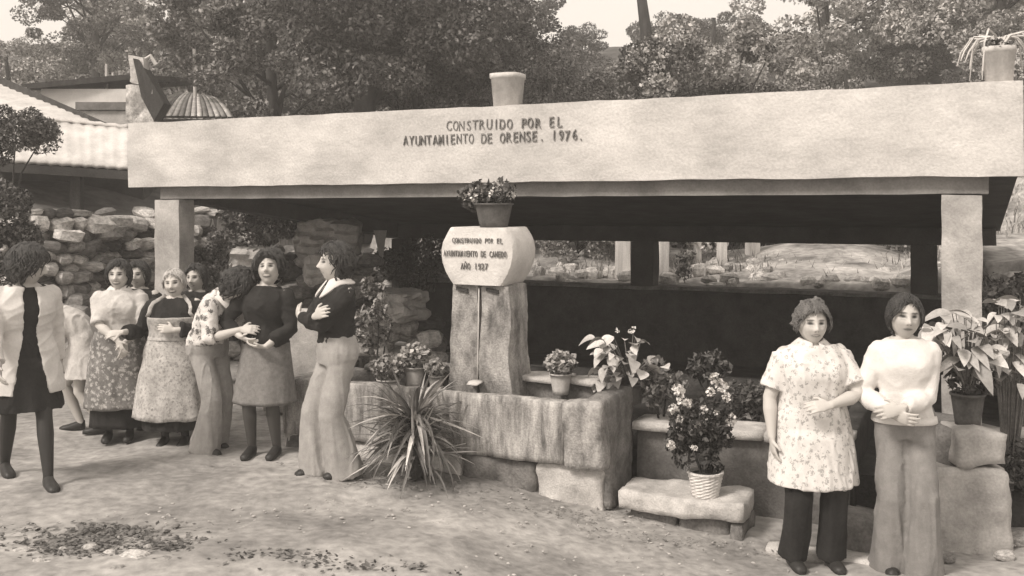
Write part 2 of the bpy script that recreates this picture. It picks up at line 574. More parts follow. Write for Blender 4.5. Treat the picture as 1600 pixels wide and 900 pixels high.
# pale leaning slab and boulders behind the laughing woman
mb = subdiv_box(-0.36, 0.36, -0.08, 0.08, 0, 1.0, 0.12, 0.02, 2, 31, 0.03)
o = link('leaning_stone_slab', mesh_from('leaning_stone_slab', mb, M_granite, True), None, P(468, 640, 9.3) , (math.radians(-14), math.radians(9), 0.2))
o.location.z = gz(o.location.x, o.location.y) - 0.02
tag(o, 'pale smooth slab leaning between the laughing woman and the person with crossed arms', 'slab')
for k, (x0, y0, x1, y1, Y, lab) in enumerate([
        (466, 345, 562, 400, 12.6, 'big layered boulder above the head of the person with crossed arms'),
        (362, 385, 440, 455, 12.4, 'pale square boulder behind the laughing woman'),
        (478, 400, 545, 440, 12.0, 'flat pale stone under the layered boulder'),
        (598, 452, 662, 505, 11.6, 'squared stone block in the shade between the tree post and the fountain')]):
    s = F / Y
    c = P((x0 + x1) / 2, (y0 + y1) / 2, Y)
    w_, h_ = (x1 - x0) / s / 2, (y1 - y0) / s / 2
    mb = subdiv_box(-w_, w_, -0.25, 0.25, -h_, h_, 0.045, 0.03, 1.9, 41 + k * 7, min(w_, h_) * 0.35)
    vv = mb.verts(); vv[:, 1] += 0.05 * np.sign(np.sin(vv[:, 2] * 26 + 2 * np.sin(vv[:, 0] * 3))); mb.v = [vv]
    o = link('boulder', mesh_from('boulder', mb, M_granite if k != 3 else M_post, False), None, c, (0, 0, 0.2 * k))
    tag(o, lab, 'boulder')
    # a heap of rubble that carries it
    rb = thing('rubble_heap', 'heap of loose rubble carrying the ' + ['layered boulder', 'pale square boulder', 'flat pale stone', 'squared stone block'][k], 'rubble', (c.x, c.y, gz(c.x, c.y)))
    g0 = gz(c.x, c.y)
    zz = g0; j = 0
    while zz < c.z - h_ - 0.02 and j < 60:
        for i in range(5):
            so_ = link('stone', R.choice(STV if R.random() < .5 else STD), rb)
            so_.location = (R.uniform(-w_ * 1.5, w_ * 1.5), R.uniform(-0.15, 0.35), zz - g0 + 0.06)
            so_.scale = (R.uniform(.22, .4), R.uniform(.25, .4), R.uniform(.13, .2)); so_.rotation_euler = (0, R.uniform(-.2, .2), R.uniform(0, 3)); j += 1
        zz += 0.12

# ------------------------------------------------------------------ the wash house
WH = thing('wash_house', 'open sided concrete wash house with a broad pale lettered fascia', 'wash house', (PX, PY, 0), -TH)
FZ0, FZ1 = 2.145, 2.825
LEN = 8.44


def sh(x):    # ground under it
    return 0


mb = subdiv_box(-LEN, 0.02, 0.0, 0.14, FZ0, FZ1, 0.10, 0.004, 1.6, 3, 0.010)
part('fascia', mb, M_conc, WH, 'sharp')
mb = MB()      # sloping roof slab from fascia down to the rear
zr0, zr1 = 2.30, 1.72
vs = []
for (x, y, z) in [(-LEN + .03, .13, 2.20), (0, .13, 2.20), (0, 5.1, 1.66), (-LEN + .03, 5.1, 1.66),
                  (-LEN + .03, .13, 2.34), (0, .13, 2.34), (0, 5.1, 1.80), (-LEN + .03, 5.1, 1.80)]:
    vs.append((x, y, z))
mb.add(vs, [(0, 3, 2, 1), (4, 5, 6, 7), (0, 1, 5, 4), (1, 2, 6, 5), (2, 3, 7, 6), (3, 0, 4, 7)])
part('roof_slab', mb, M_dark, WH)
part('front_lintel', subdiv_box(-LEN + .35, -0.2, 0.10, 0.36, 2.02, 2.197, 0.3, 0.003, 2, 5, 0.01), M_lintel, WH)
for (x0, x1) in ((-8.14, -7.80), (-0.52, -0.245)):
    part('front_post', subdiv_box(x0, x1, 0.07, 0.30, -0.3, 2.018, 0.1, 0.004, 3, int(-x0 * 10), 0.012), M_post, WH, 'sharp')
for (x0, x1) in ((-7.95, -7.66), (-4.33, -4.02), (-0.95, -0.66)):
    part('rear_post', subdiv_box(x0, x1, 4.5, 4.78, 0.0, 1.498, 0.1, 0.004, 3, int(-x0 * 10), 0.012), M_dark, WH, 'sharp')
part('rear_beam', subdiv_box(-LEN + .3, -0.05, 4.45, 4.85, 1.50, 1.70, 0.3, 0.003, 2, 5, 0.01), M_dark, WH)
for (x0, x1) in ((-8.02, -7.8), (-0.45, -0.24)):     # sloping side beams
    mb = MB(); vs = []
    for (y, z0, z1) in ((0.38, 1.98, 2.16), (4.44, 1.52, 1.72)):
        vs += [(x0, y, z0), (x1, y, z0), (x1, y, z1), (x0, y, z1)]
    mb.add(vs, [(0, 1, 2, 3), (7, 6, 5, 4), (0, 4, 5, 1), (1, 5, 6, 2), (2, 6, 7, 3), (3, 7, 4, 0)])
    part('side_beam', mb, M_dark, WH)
part('rear_wall', subdiv_box(-7.64, 0.2, 4.5, 4.78, -0.1, 0.88, 0.15, 0.008, 2, 15, 0.02), M_shadestone, WH)
part('rear_wall_coping', subdiv_box(-7.62, -0.1, 4.42, 4.86, 0.883, 0.93, 0.15, 0.006, 2, 16, 0.01), M_dkgranite, WH)
part('floor', subdiv_box(-8.3, 0.1, -0.25, 4.49, -0.34, -0.02, 0.4, 0.004, 2, 17, 0.01), M_shadestone, WH)
part('side_wall', subdiv_box(-0.05, 0.2, 0.6, 4.48, -0.3, 0.9, 0.15, 0.01, 2, 18, 0.02), M_shadestone, WH)


_glyph = {}


def glyph(ch):
    """unit-height letter outline extruded, centred, as a mesh array"""
    if ch not in _glyph:
        cu = bpy.data.curves.new('letter', 'FONT'); cu.body = ch; cu.size = 1.0
        cu.align_x = 'CENTER'; cu.extrude = 0.03; cu.resolution_u = 3; cu.offset = 0.004
        o = bpy.data.objects.new('letter', cu); C.objects.link(o)
        dg = bpy.context.evaluated_depsgraph_get()
        me = bpy.data.meshes.new_from_object(o.evaluated_get(dg))
        bpy.data.objects.remove(o)
        v = np.zeros(len(me.vertices) * 3); me.vertices.foreach_get('co', v); v = v.reshape(-1, 3)
        v[:, 0] -= (v[:, 0].max() + v[:, 0].min()) / 2
        wd = v[:, 0].max() - v[:, 0].min()
        _glyph[ch] = (v, [tuple(p.vertices) for p in me.polygons], wd)
    return _glyph[ch]


def lettering(name, text, size, xc, zc, y, parent, width, thick=0.003, jit=0.0):
    n = len(text); adv = width / n; r = random.Random(len(text))
    for i, ch in enumerate(text):
        if ch == ' ': continue
        v, f, wd = glyph(ch); v = v.copy()
        k = min(adv * .80 / wd, size * 1.1) if ch not in 'I.1' else size * .9
        rt = r.uniform(-.03, .03) if jit else 0
        x = v[:, 0] * k; z = v[:, 1] * size / 0.70; yy = v[:, 2] / 0.03 * thick
        x, z = x * math.cos(rt) - z * math.sin(rt), x * math.sin(rt) + z * math.cos(rt)
        px_ = xc - width / 2 + adv * (i + .5) + r.uniform(-1, 1) * jit
        pz_ = zc - size / 2 + r.uniform(-1, 1) * jit
        mb = MB(); mb.add(np.stack([x, yy, z], 1), f)
        link('letter', mesh_from('letter', mb, M_letter), parent, (px_, y, pz_))


def fx(px):    # local x on the fascia plane for a photo column
    k = (px - 800) / F
    t = (PX - k * PY) / (ca + k * sa)
    return -t


def fz(px, py):
    k = (px - 800) / F; t = (PX - k * PY) / (ca + k * sa); Y = PY + t * sa
    return CAMZ - (py - HORIZ) / F * Y


xa, xb = fx(697), fx(880)
lettering('inscription', 'CONSTRUIDO POR EL', 0.088, (xa + xb) / 2, fz(787, 193.5), 0.0, WH, xb - xa, thick=0.0125, jit=0.004)
xa, xb = fx(630), fx(914)
lettering('inscription', 'AYUNTAMIENTO DE ORENSE. 1976.', 0.088, (xa + xb) / 2, fz(773, 215), 0.0, WH, xb - xa, thick=0.0125, jit=0.004)

# ------------------------------------------------------------------ planters on the roof
def planter(px0, px1, ytop, ybot, label, sq=True):
    px = (px0 + px1) / 2
    c = l2w(fx(px), 0.20, FZ1)
    c = l2w(fx(px) , 0.0); Y = c.y
    root = thing('roof_planter', label, 'planter', l2w(fx(px) - 0.16 * (sa - ca * (px - 800) / F) / (ca + sa * (px - 800) / F), 0.16, FZ1 - 0.0), -TH)
    s = F / (Y + .15); hw = (px1 - px0) / s / 2; hh = (ybot - ytop) / s
    mb = MB(); n = 20
    prof = [(0.78, 0), (0.86, 0.02), (1.0, 0.84), (1.08, 0.86), (1.08, 1.0), (0.94, 1.0), (0.9, 0.88), (0.02, 0.88)]
    rings = []
    for r, z in prof:
        a = np.arange(n) / n * 2 * math.pi + 0.15
        c_, s_ = np.cos(a), np.sin(a)
        q = 4.0
        rr = (np.abs(c_) ** q + np.abs(s_) ** q) ** (-1 / q) if sq else 1.0
        rings.append(np.stack([c_ * rr * r * hw * .92, s_ * rr * r * hw * .92, np.full(n, z * hh)], 1))
    mb.loft(rings)
    part('pot', mb, M_pot, root, True)
    mb = MB(); mb.ell((0, 0, hh * .89), (hw * .82, hw * .82, .012), nu=12, nv=4); part('soil', mb, M_soil, root)
    return root, hw, hh


pl1, hw, hh = planter(768, 819, 113, 164, 'pale square planter on the middle of the wash house roof')
pl2, hw2, hh2 = planter(1536, 1586, 68, 124, 'pale planter with drooping dry stems on the right end of the roof')


def leaf_cloud(n, size, seed, centers, spread, aspect=0.55, sizevar=0.5, up=0.3):
    g = np.random.default_rng(seed)
    centers = np.asarray(centers, float)
    ci = g.integers(0, len(centers), n)
    d = g.normal(size=(n, 3)); d /= np.linalg.norm(d, axis=1)[:, None]
    rad = g.uniform(0.35, 1.0, n) ** 0.5
    sp = np.asarray(spread, float)
    if sp.ndim == 0: sp = np.full((len(centers), 3), float(sp))
    elif sp.ndim == 1 and len(sp) == 3 and len(centers) != 3: sp = np.tile(sp, (len(centers), 1))
    elif sp.ndim == 1: sp = np.repeat(sp[:, None], 3, 1)
    p = centers[ci] + d * rad[:, None] * sp[ci]
    a = g.normal(size=(n, 3)) + d * 0.6; a /= np.linalg.norm(a, axis=1)[:, None]
    nrm = g.normal(size=(n, 3)) * 0.8 + np.array([0, 0, up * 2]) + d * 0.5
    b = np.cross(nrm, a); b /= np.maximum(np.linalg.norm(b, axis=1)[:, None], 1e-6)
    s = size * (1 + sizevar * g.uniform(-1, 1, n))[:, None]
    fold = np.cross(a, b) * s * 0.12
    v = np.stack([p - a * s * 0.5, p + b * s * aspect * 0.5 + fold, p + a * s * 0.5, p - b * s * aspect * 0.5 + fold], 1)
    return v.reshape(-1, 3)


def drooping(root, n, rad, h, z0, seed, m, name='stem', leafy=None, thick=0.004):
    r = random.Random(seed)
    mb = MB()
    for i in range(n):
        a = r.uniform(0, 6.28); q = r.uniform(.5, 1) * rad
        pts = [(0, 0, z0), (math.cos(a) * q * .25, math.sin(a) * q * .25, z0 + h * .8), (math.cos(a) * q * .65, math.sin(a) * q * .65, z0 + h * r.uniform(.6, 1)),
               (math.cos(a) * q * .9, math.sin(a) * q * .9, z0 + h * r.uniform(0, .3)), (math.cos(a) * q, math.sin(a) * q, z0 - h * r.uniform(.2, 1.3))]
        mb.tube(pts, [thick, thick, thick * .8, thick * .7, thick * .4], seg=4)
    return part(name, mb, m, root)


drooping(pl2, 22, 0.36, 0.14, hh2 * .88, 4, M_wood, thick=0.010)
link('foliage', fast_mesh('foliage', leaf_cloud(140, 0.04, 5, [(0, 0, hh2 * 1.02)], (0.13, 0.13, 0.05)), 4, M_leafm), pl2)
link('foliage', fast_mesh('foliage', leaf_cloud(90, 0.035, 6, [(0, 0, hh * 0.93)], (0.1, 0.1, 0.03)), 4, M_leafm), pl1)

# ------------------------------------------------------------------ fountain
FT = thing('stone_fountain', 'carved granite fountain with a lettered capital standing in its long trough', 'fountain', l2w(-2.62, -1.41, 0), -TH)
BT = 0.56; BB = 0.11          # basin top and underside of its body
# trough: floor, four walls (front one in two panels), rim
def sb(*a, **k): return subdiv_box(*a, **k)
part('front_panel', sb(-2.72, -0.30, 0.0, 0.13, BB, BT, 0.045, 0.010, 2.2, 51, 0.016), M_streak, FT, True)
part('front_panel', sb(-0.295, 0.0, -0.012, 0.13, BB - 0.02, BT + 0.015, 0.045, 0.012, 2.4, 52, 0.018), M_column, FT, True)
part('side_panel', sb(-0.14, 0.01, 0.10, 0.66, -0.2, BT + 0.03, 0.05, 0.014, 2.2, 53, 0.02), M_dkgranite, FT, True)  # darker stone puts the shaded right side into the colour
part('side_panel', sb(-2.74, -2.6, 0.03, 0.60, -0.1, BT + 0.01, 0.06, 0.01, 1.5, 54, 0.05), M_granite, FT, True)
part('rear_panel', sb(-2.6, -0.14, 0.56, 0.70, 0.0, BT + 0.02, 0.08, 0.01, 1.5, 55, 0.03), M_dkgranite, FT, True)
part('trough_floor', sb(-2.6, -0.14, 0.12, 0.57, BB - 0.1, BB + 0.05, 0.2, 0.0, 1.5, 56, 0.0), M_shadestone, FT)
mb = MB(); mb.box(-2.61, -0.13, 0.12, 0.57, BT - 0.14, BT - 0.11); part('water', mb, M_water, FT)
k = 0
x = -2.70
while x < -0.02:
    wd = R.uniform(0.3, 0.6); x1 = min(x + wd, -0.02)
    part('footing_stone', sb(x, x1 - .02, 0.035 + R.uniform(0, .02), 0.45, -0.26, BB - 0.012, 0.05, 0.018, 2.6, 60 + k, 0.02), M_granite if k % 3 else M_dkgranite, FT, True)
    x = x1; k += 1
for (x0, x1, y0) in ((-0.95, -0.50, 0.50), (-0.48, -0.16, 0.50)):
    part('coping_stone', sb(x0, x1, y0, 0.80, BT + 0.022, BT + 0.075, 0.06, 0.007, 2, int(-x0 * 90), 0.025), M_granite, FT, True)
for (x0, x1) in ((-2.3, -1.9), (-1.85, -1.42)):
    part('coping_stone', sb(x0, x1, .52, 0.78, BT + 0.022, BT + 0.09, 0.06, 0.012, 2, int(-x0 * 90), 0.035), M_dkgranite, FT, True)
# pillar (two uprights with a seam rib), a bit wider at the foot
def flare(v):
    t = np.clip((v[:, 2] - 0.5) / 0.85, 0, 1)
    cx = -1.10
    v = v.copy(); v[:, 0] = cx + (v[:, 0] - cx) * (1.07 - 0.13 * t); return v
part('pillar', sb(-1.355, -1.112, 0.30, 0.66, 0.30, 1.335, 0.045, 0.009, 2.2, 71, 0.012, bow=flare), M_column, FT, 'sharp')
part('pillar', sb(-1.104, -0.85, 0.30, 0.66, 0.30, 1.335, 0.045, 0.009, 2.2, 72, 0.012, bow=flare), M_column, FT, 'sharp')
mb = MB(); mb.tube([(-1.105, 0.293, 1.31), (-1.108, 0.290, 1.0), (-1.115, 0.292, 0.75), (-1.118, 0.290, 0.60)], 0.005, seg=8); part('seam_rib', mb, M_pot, FT, True)
mb = MB(); mb.tube([(-1.118, 0.30, 0.60), (-1.118, 0.25, 0.598), (-1.118, 0.20, 0.585)], [(.05, .014), (.06, .012), (.045, .01)], seg=10, up=(1, 0, 0)); part('spout_lip', mb, M_pot, FT, True)
for x0 in (-1.30, -1.045):
    mb = MB(); vs = [(x0, .290, 1.315), (x0 + .1, .290, 1.298), (x0 + .1, .290, 1.270), (x0, .290, 1.290)]
    vs += [(a, .31, c) for (a, b_, c) in vs]
    mb.add(vs, [(0, 3, 2, 1), (4, 5, 6, 7), (0, 1, 5, 4), (1, 2, 6, 5), (2, 3, 7, 6), (3, 0, 4, 7)])
    part('slot', mb, M_shadestone, FT)
# capital: barrel outline
prof = [(0.215, 1.335), (0.240, 1.365), (0.282, 1.43), (0.310, 1.50), (0.320, 1.55), (0.322, 1.60), (0.312, 1.655), (0.292, 1.70), (0.268, 1.74), (0.250, 1.766), (0.235, 1.772)]
def cap_ring(hwid, z, y0, y1, n=64, q=9):
    a = np.arange(n) / n * 2 * math.pi
    c_, s_ = np.cos(a), np.sin(a)
    rr = (np.abs(c_) ** q + np.abs(s_) ** q) ** (-1 / q)
    return np.stack([-1.115 + c_ * rr * hwid, (y0 + y1) / 2 + s_ * rr * (y1 - y0) / 2, np.full(n, z)], 1)
mb = MB(); rings = []
for i, (h_, z) in enumerate(prof):
    bulge = 0.03 * (h_ / 0.318)
    rings.append(cap_ring(h_, z, 0.255 - (0.0 if z < 1.7 else -0.01), 0.68 + bulge))
mb.loft(rings)
rough_up(mb, 0.003, 3, 80)
part('capital', mb, mat('capital_stone', 0.58, 0.12, 6, bump=0.4), FT, 'sharp')
for txt, xx, zz, wd, sz in (('CONSTRUIDO POR EL', -1.10, 1.672, 0.43, 0.040), ('AYUNTAMIENTO DE CANEDO', -1.12, 1.572, 0.535, 0.046), ('AÑO 1927', -1.125, 1.478, 0.235, 0.048)):
    lettering('inscription', txt, sz, xx, zz, 0.2505, FT, wd, thick=0.004, jit=0.001)

# pot of flowers on the capital
def flowerpot(name, label, loc, r, h, m, cat='potted plant', rz=0, group=None, wicker=False):
    root = thing(name, label, cat, loc, rz, group)
    mb = MB(); n = 20; rings = []
    steps = 14 if wicker else 4
    for i in range(steps + 1):
        t = i / steps
        rr = r * (0.74 + 0.26 * t)
        if wicker: rr *= 1 + 0.035 * (i % 2)
        a = np.arange(n) / n * 2 * math.pi
        ww = (1 + (0.03 * np.cos(a * 10 + math.pi * (i % 2)) if wicker else 0))
        rings.append(np.stack([np.cos(a) * rr * ww, np.sin(a) * rr * ww, np.full(n, t * h)], 1))
    for rr, z in ((r * 1.08, h), (r * 1.08, h * 1.08), (r * .93, h * 1.08), (r * .9, h * .93), (.01, h * .93)):
        a = np.arange(n) / n * 2 * math.pi
        rings.append(np.stack([np.cos(a) * rr, np.sin(a) * rr, np.full(n, z)], 1))
    mb.loft(rings); part('pot', mb, m, root, not wicker)
    mb = MB(); mb.ell((0, 0, h * .95), (r * .88, r * .88, .01), nu=12, nv=4); part('soil', mb, M_soil, root)
    return root


def stems(root, n, base_z, tips, m=None, th=0.004):
    mb = MB()
    for t in tips:
        t = Vector(t); b = Vector((t.x * .1, t.y * .1, base_z))
        mid = b.lerp(t, .5) + Vector((0, 0, (t - b).length * .12))
        mb.tube([b, mid, t], [th, th * .8, th * .5], seg=4)
    return part('stem', mb, m or M_bark, root)


def bloom(root, c, r, n, seed, m=None):
    v = leaf_cloud(n, r * .55, seed, [c], r * .8, aspect=.8, sizevar=.3)
    return link('flower', fast_mesh('flower', v, 4, m or M_petal), root)


cp = FT.matrix_world if False else None
cl = l2w(-2.62 - 1.06, -1.41 + 0.46, 1.772)
fp = flowerpot('flower_planter', 'dark planter with pale flowers standing on the lettered capital of the fountain', cl, 0.145, 0.17, M_potd, 'planter', -TH)
link('foliage', fast_mesh('foliage', leaf_cloud(420, 0.05, 8, [(-.1, 0, .26), (.08, 0, .27), (0, .05, .22), (-.2, 0, .22)], .11), 4, M_leafd), fp)
for i, c in enumerate([(-.235, -.02, .235), (-.17, -.05, .275), (-.11, -.03, .28), (0.0, -.06, .255), (.05, -.02, .27), (.02, 0, .32), (.06, .0, .345), (.15, 0, .25), (-.13, -.08, .22)]):
    bloom(fp, c, 0.042, 22, 30 + i)
stems(fp, 5, .15, [(-.2, 0, .24), (-.1, 0, .27), (.05, 0, .3), (.15, 0, .25)])

# ------------------------------------------------------------------ washing tank in front of the house
TK = thing('washing_tank', 'low grey washing tank wall with a pale coping slab right of the fountain', 'wash tank', l2w(-2.58, -0.84, -0.25), -TH)
part('front_wall', sb(0.0, 1.50, 0.04, 0.2, -0.08, 0.53, 0.08, 0.006, 1.5, 91, 0.015), M_wallst, TK, True)
for (x0, x1) in ((-0.02, 0.34), (0.35, 0.93), (0.94, 1.53)):
    part('coping_slab', sb(x0, x1, -0.03, 0.36, 0.533, 0.60, 0.07, 0.007, 1.5, int(x0 * 50) + 95, 0.02), M_granite, TK, True)
part('side_wall', sb(1.36, 1.5, 0.36, 2.4, -0.02, 0.55, 0.1, 0.006, 1.5, 92, 0.015), M_shadestone, TK, True)
part('side_wall', sb(-1.9, -1.7, 0.3, 2.4, -0.02, 0.55, 0.1, 0.006, 1.5, 93, 0.015), M_shadestone, TK, True)
part('rear_wall', sb(-1.9, 1.5, 2.403, 2.56, -0.02, 0.55, 0.1, 0.006, 1.5, 94, 0.015), M_shadestone, TK, True)
mb = MB(); mb.box(-1.7, 1.36, 0.2, 2.4, 0.34, 0.37); part('water', mb, M_water, TK)

# stone bench slab with the white pot
BS = thing('stone_bench', 'low pale stone slab carrying the white wicker pot', 'bench', l2w(-2.55, -1.36, -0.19), -TH)
part('slab', sb(0.02, 0.88, -0.02, 0.42, 0.04, 0.165, 0.04, 0.013, 2.4, 101, 0.015), M_granite, BS, True)
for x0 in (0.08, 0.44):
    part('support', sb(x0, x0 + .33, 0.06, 0.36, -0.12, 0.037, 0.06, 0.01, 2, 102 + int(x0 * 10), 0.02), M_dkgranite, BS, True)
part('support', sb(0.78, .87, 0.0, 0.4, -0.14, 0.037, 0.06, 0.008, 2, 120, 0.02), M_dkgranite, BS, True)

# step stone and the stone pillar plinth at the right
o = link('step_stone', mesh_from('step_stone', sb(-0.22, 0.22, -0.15, 0.15, 0, 0.27, 0.06, 0.015, 1.8, 130, 0.04), M_dkgranite, True), None, P(1352, 866, 6.35))
o.location.z = gz(o.location.x, o.location.y) - 0.03; o.rotation_euler[2] = -TH
tag(o, 'squat worn stone on the ground between the two standing women at the right', 'stone')
o = link('paving_strip', mesh_from('paving_strip', sb(-0.55, 0.42, -0.10, 0.10, 0, 0.06, 0.06, 0.008, 1.8, 131, 0.02), M_granite, True), None, P(1340, 878, 6.15))
o.location.z = gz(o.location.x, o.location.y) - 0.02; o.rotation_euler[2] = -TH
tag(o, 'pale kerb strip at the feet of the two women at the right', 'kerb')
PB = thing('stone_plinth', 'two big rounded stones stacked beside the woman in the white sweater', 'plinth', P(1522, 860, 6.5), -0.1)
PB.location.z = gz(PB.location.x, PB.location.y)
part('stone', sb(-0.36, 0.21, -0.12, 0.3, -0.1, 0.50, 0.05, 0.022, 1.9, 140, 0.05), M_post, PB, True)
part('stone', sb(-0.15, 0.18, -0.10, 0.25, 0.515, 0.74, 0.05, 0.016, 2.2, 141, 0.018), M_post, PB, True)
o = link('tank_end_wall', mesh_from('tank_end_wall', sb(-0.12, 0.2, -0.1, 0.5, 0, 0.78, 0.07, 0.01, 1.5, 142, 0.02), M_dkgranite, True), None, P(1452, 860, 6.7), (0, 0, -TH))
o.location.z = gz(o.location.x, o.location.y) - 0.05
tag(o, 'dark end of a low wall just behind the woman in the white sweater', 'wall')
# ------------------------------------------------------------------ garden plants
# white wicker pot plant on the bench
loc = P(1102, 781, 6.72); bz = -0.19 + 0.165
lp = Vector((loc.x, loc.y, bz))
wp = flowerpot('wicker_pot_plant', 'bushy dark plant with pale flowers in a white wicker pot on the stone bench', lp, 0.115, 0.155, M_basket, wicker=True)
g = np.random.default_rng(3)
cs = [(g.uniform(-.22, .12), g.uniform(-.1, .12), g.uniform(.28, .62)) for i in range(24)] + [(-.15, 0, .25), (-.2, 0, .35), (0, 0, .3), (.05, 0, .2)]
link('foliage', fast_mesh('foliage', leaf_cloud(2300, 0.042, 9, cs, .075, aspect=.6), 4, M_leafd), wp)
stems(wp, 8, .12, [c for c in cs[:14]])
for i, (px, py, r) in enumerate([(1060, 608, .045), (1066, 625, .04), (1052, 640, .04), (1075, 630, .035), (1118, 592, .045), (1128, 604, .045), (1110, 612, .035), (1135, 620, .035), (1142, 655, .045), (1048, 695, .035), (1100, 640, .03), (1085, 700, .025), (1062, 655, .03), (1120, 645, .025), (1090, 665, .025)]):
    c = P(px, py, loc.y - .1) - lp
    bloom(wp, tuple(c), r * 1.15, 46, 50 + i)


def leaf_mesh(name, L, W, m, lobes=0, droop=0.25, seed=0):
    """broad pointed leaf along +x, with midrib fold and droop; lobes>0 gives a palmate toothed edge"""
    n = 9; vs = []; fs = []
    for i in range(n):
        t = i / (n - 1)
        w_ = W * 0.5 * (math.sin(math.pi * min(t * 1.0, 1) ** 0.8) ** 0.8 if 0 < t < 1 else 0.02)
        if lobes: w_ *= 1 + 0.25 * (1 if i % 2 else -1)
        z = L * (0.06 * math.sin(t * 3) - droop * t * t)
        vs += [(t * L, -w_, z + w_ * .25), (t * L, 0, z), (t * L, w_, z + w_ * .25)]
    for i in range(n - 1):
        a = i * 3
        fs += [(a, a + 1, a + 4, a + 3), (a + 1, a + 2, a + 5, a + 4)]
    mb = MB(); mb.add(vs, fs)
    return mesh_from(name, mb, m, True)


LEAF = {}


def broad_plant(name, label, loc, leaves, stem_base=(0, 0, 0), m=M_big, cat='plant', seed=0, key='big', L=.16, W=.11, lobes=0, group=None, root=None, sc=(.5, 1.15)):
    r = random.Random(seed)
    if root is None:
        root = thing(name, label, cat, loc, 0, group)
    k = (key, m.name)
    if k not in LEAF:
        LEAF[k] = [leaf_mesh('leaf', L, W * q, m, lobes, d) for q, d in ((1, .2), (.85, .4), (1.1, .1), (.95, .6))]
    mb = MB()
    for (x, y, z, az) in leaves:
        o = link('leaf', r.choice(LEAF[k]), root)
        o.location = (x, y, z)
        s = r.uniform(*sc)
        o.scale = (s, s, s)
        o.rotation_euler = (r.uniform(-.5, .5), r.uniform(-.35, .5), az)
        b = Vector(stem_base); t = Vector((x, y, z))
        mb.tube([b + (t - b) * .05, b.lerp(t, .5) + Vector((0, 0, .03)), t], [.006, .005, .003], seg=4)
    part('stem', mb, M_dkgranite, root)
    return root


def leaf_spots(c, boxes, n, seed, Y, depth=.2):
    """leaf attachment points spread through photo-region boxes at distance Y"""
    r = random.Random(seed); out = []
    for i in range(n):
        x0, y0, x1, y1 = r.choice(boxes)
        p = P(r.uniform(x0, x1), r.uniform(y0, y1), Y + r.uniform(-depth, depth))
        q = p - Vector(c)
        az = math.atan2(-abs(q.y) - .1 + r.uniform(-.6, .6), q.x + r.uniform(-.15, .15))
        out.append((q.x, q.y, q.z, az))
    return out


# plant with big leaves beside the fountain pillar (on the tank edge)
c = P(985, 606, 7.45)
root = flowerpot('broad_leaf_plant', 'pot plant with big pale leaves right of the fountain pillar', c + Vector((0, .05, -.12)), .11, .14, M_potd)
broad_plant('', '', None, leaf_spots(c + Vector((0, .05, -.12)), [(930, 525, 960, 560), (940, 520, 1000, 600), (965, 530, 1010, 590), (985, 555, 1040, 595), (935, 565, 975, 600)], 70, 3, 7.4),
            (0, 0, .13), M_bigl, root=root, key='pot', L=.13, W=.1, seed=2)
for i, (px, py) in enumerate([(964, 517), (990, 514), (985, 518)]):
    bloom(root, tuple(P(px, py, 7.35) - root.location), .025, 14, 90 + i)
# small round-headed pot by the pillar and the ones left of it
def ball_plant(label, px, py, Y, r, potr, m=M_leafl, fl=M_petal, n=420, zb=None, mp=None):
    c = P(px, py, Y); zb_ = c.z - r - .11 if zb is None else zb
    root = flowerpot('ball_plant', label, (c.x, c.y, zb_), potr, c.z - r * .7 - zb_, mp or M_pot)
    q = (0, 0, c.z - zb_)
    link('foliage', fast_mesh('foliage', leaf_cloud(n, .045, int(px), [q], (r, r, r * .75)), 4, m), root)
    link('flower_head', fast_mesh('flower_head', leaf_cloud(n // 2, .04, int(px) + 1, [(0, -r * .15, q[2] + r * .12)], (r, r, r * .72), aspect=.9), 4, fl), root)
    return root
M_hyd = mat('hydrangea_petals', .42, .2, 15, bump=0, island=.35)
ball_plant('small pot with a rounded pale flower head just right of the fountain pillar', 876, 568, 7.5, .12, .08, fl=M_hyd)
ball_plant('rounded pale flower head in a pot left of the fountain pillar', 648, 557, 7.95, .13, .09, fl=M_hyd, n=500)
ball_plant('flat pale cushion plant beside the person with crossed arms', 607, 575, 7.9, .14, .09, fl=M_hyd, n=420)
ball_plant('small pale cushion plant in front of the fountain pillar\'s left edge', 682, 576, 7.85, .09, .06, fl=M_hyd, n=240)

# grown shrub between the crossed arms person and the dark gap
def bush(name, label, loc, blobs, n, leaf, m, cat='shrub', group=None, seed=1, stem_r=.015, mesh=None, aspect=.55):
    root = thing(name, label, cat, loc, 0, group)
    cs = [b[:3] for b in blobs]; sp = np.array([b[3] for b in blobs])
    v = leaf_cloud(n, leaf, seed, cs, np.repeat(sp[:, None], 3, 1), aspect=aspect)
    link('foliage', fast_mesh('foliage', v, 4, m), root)
    mb = MB()
    for b in blobs[:3]:
        t = Vector(b[:3])
        mb.tube([(0, 0, -.03), (t.x * .3, t.y * .3, t.z * .5), tuple(t)], [stem_r, stem_r * .7, stem_r * .3], seg=5)
    part('stem', mb, M_bark, root)
    return root


def bush_px(name, label, boxes, Y, n, leaf, m, base_py=None, seed=1, depth=.2, cat='shrub', rad=None, group=None, base=None, aspect=.55):
    r = random.Random(seed)
    s = F / Y
    cx = sum((b[0] + b[2]) / 2 for b in boxes) / len(boxes)
    x = (cx - 800) / s
    bz = gz(x, Y) if base is None else base
    if base_py: bz = CAMZ - (base_py - HORIZ) / s
    loc = Vector((x, Y, bz)); blobs = []
    for i in range(16):
        b = boxes[i % len(boxes)]
        rr = rad or min(b[2] - b[0], b[3] - b[1]) / s * .3
        p = P(r.uniform(b[0], b[2]), r.uniform(b[1], b[3]), Y + r.uniform(-depth, depth)) - loc
        blobs.append((p.x, p.y, p.z, rr * r.uniform(.8, 1.3)))
    return bush(name, label, loc, blobs, n, leaf, m, cat, group, seed, aspect=aspect)


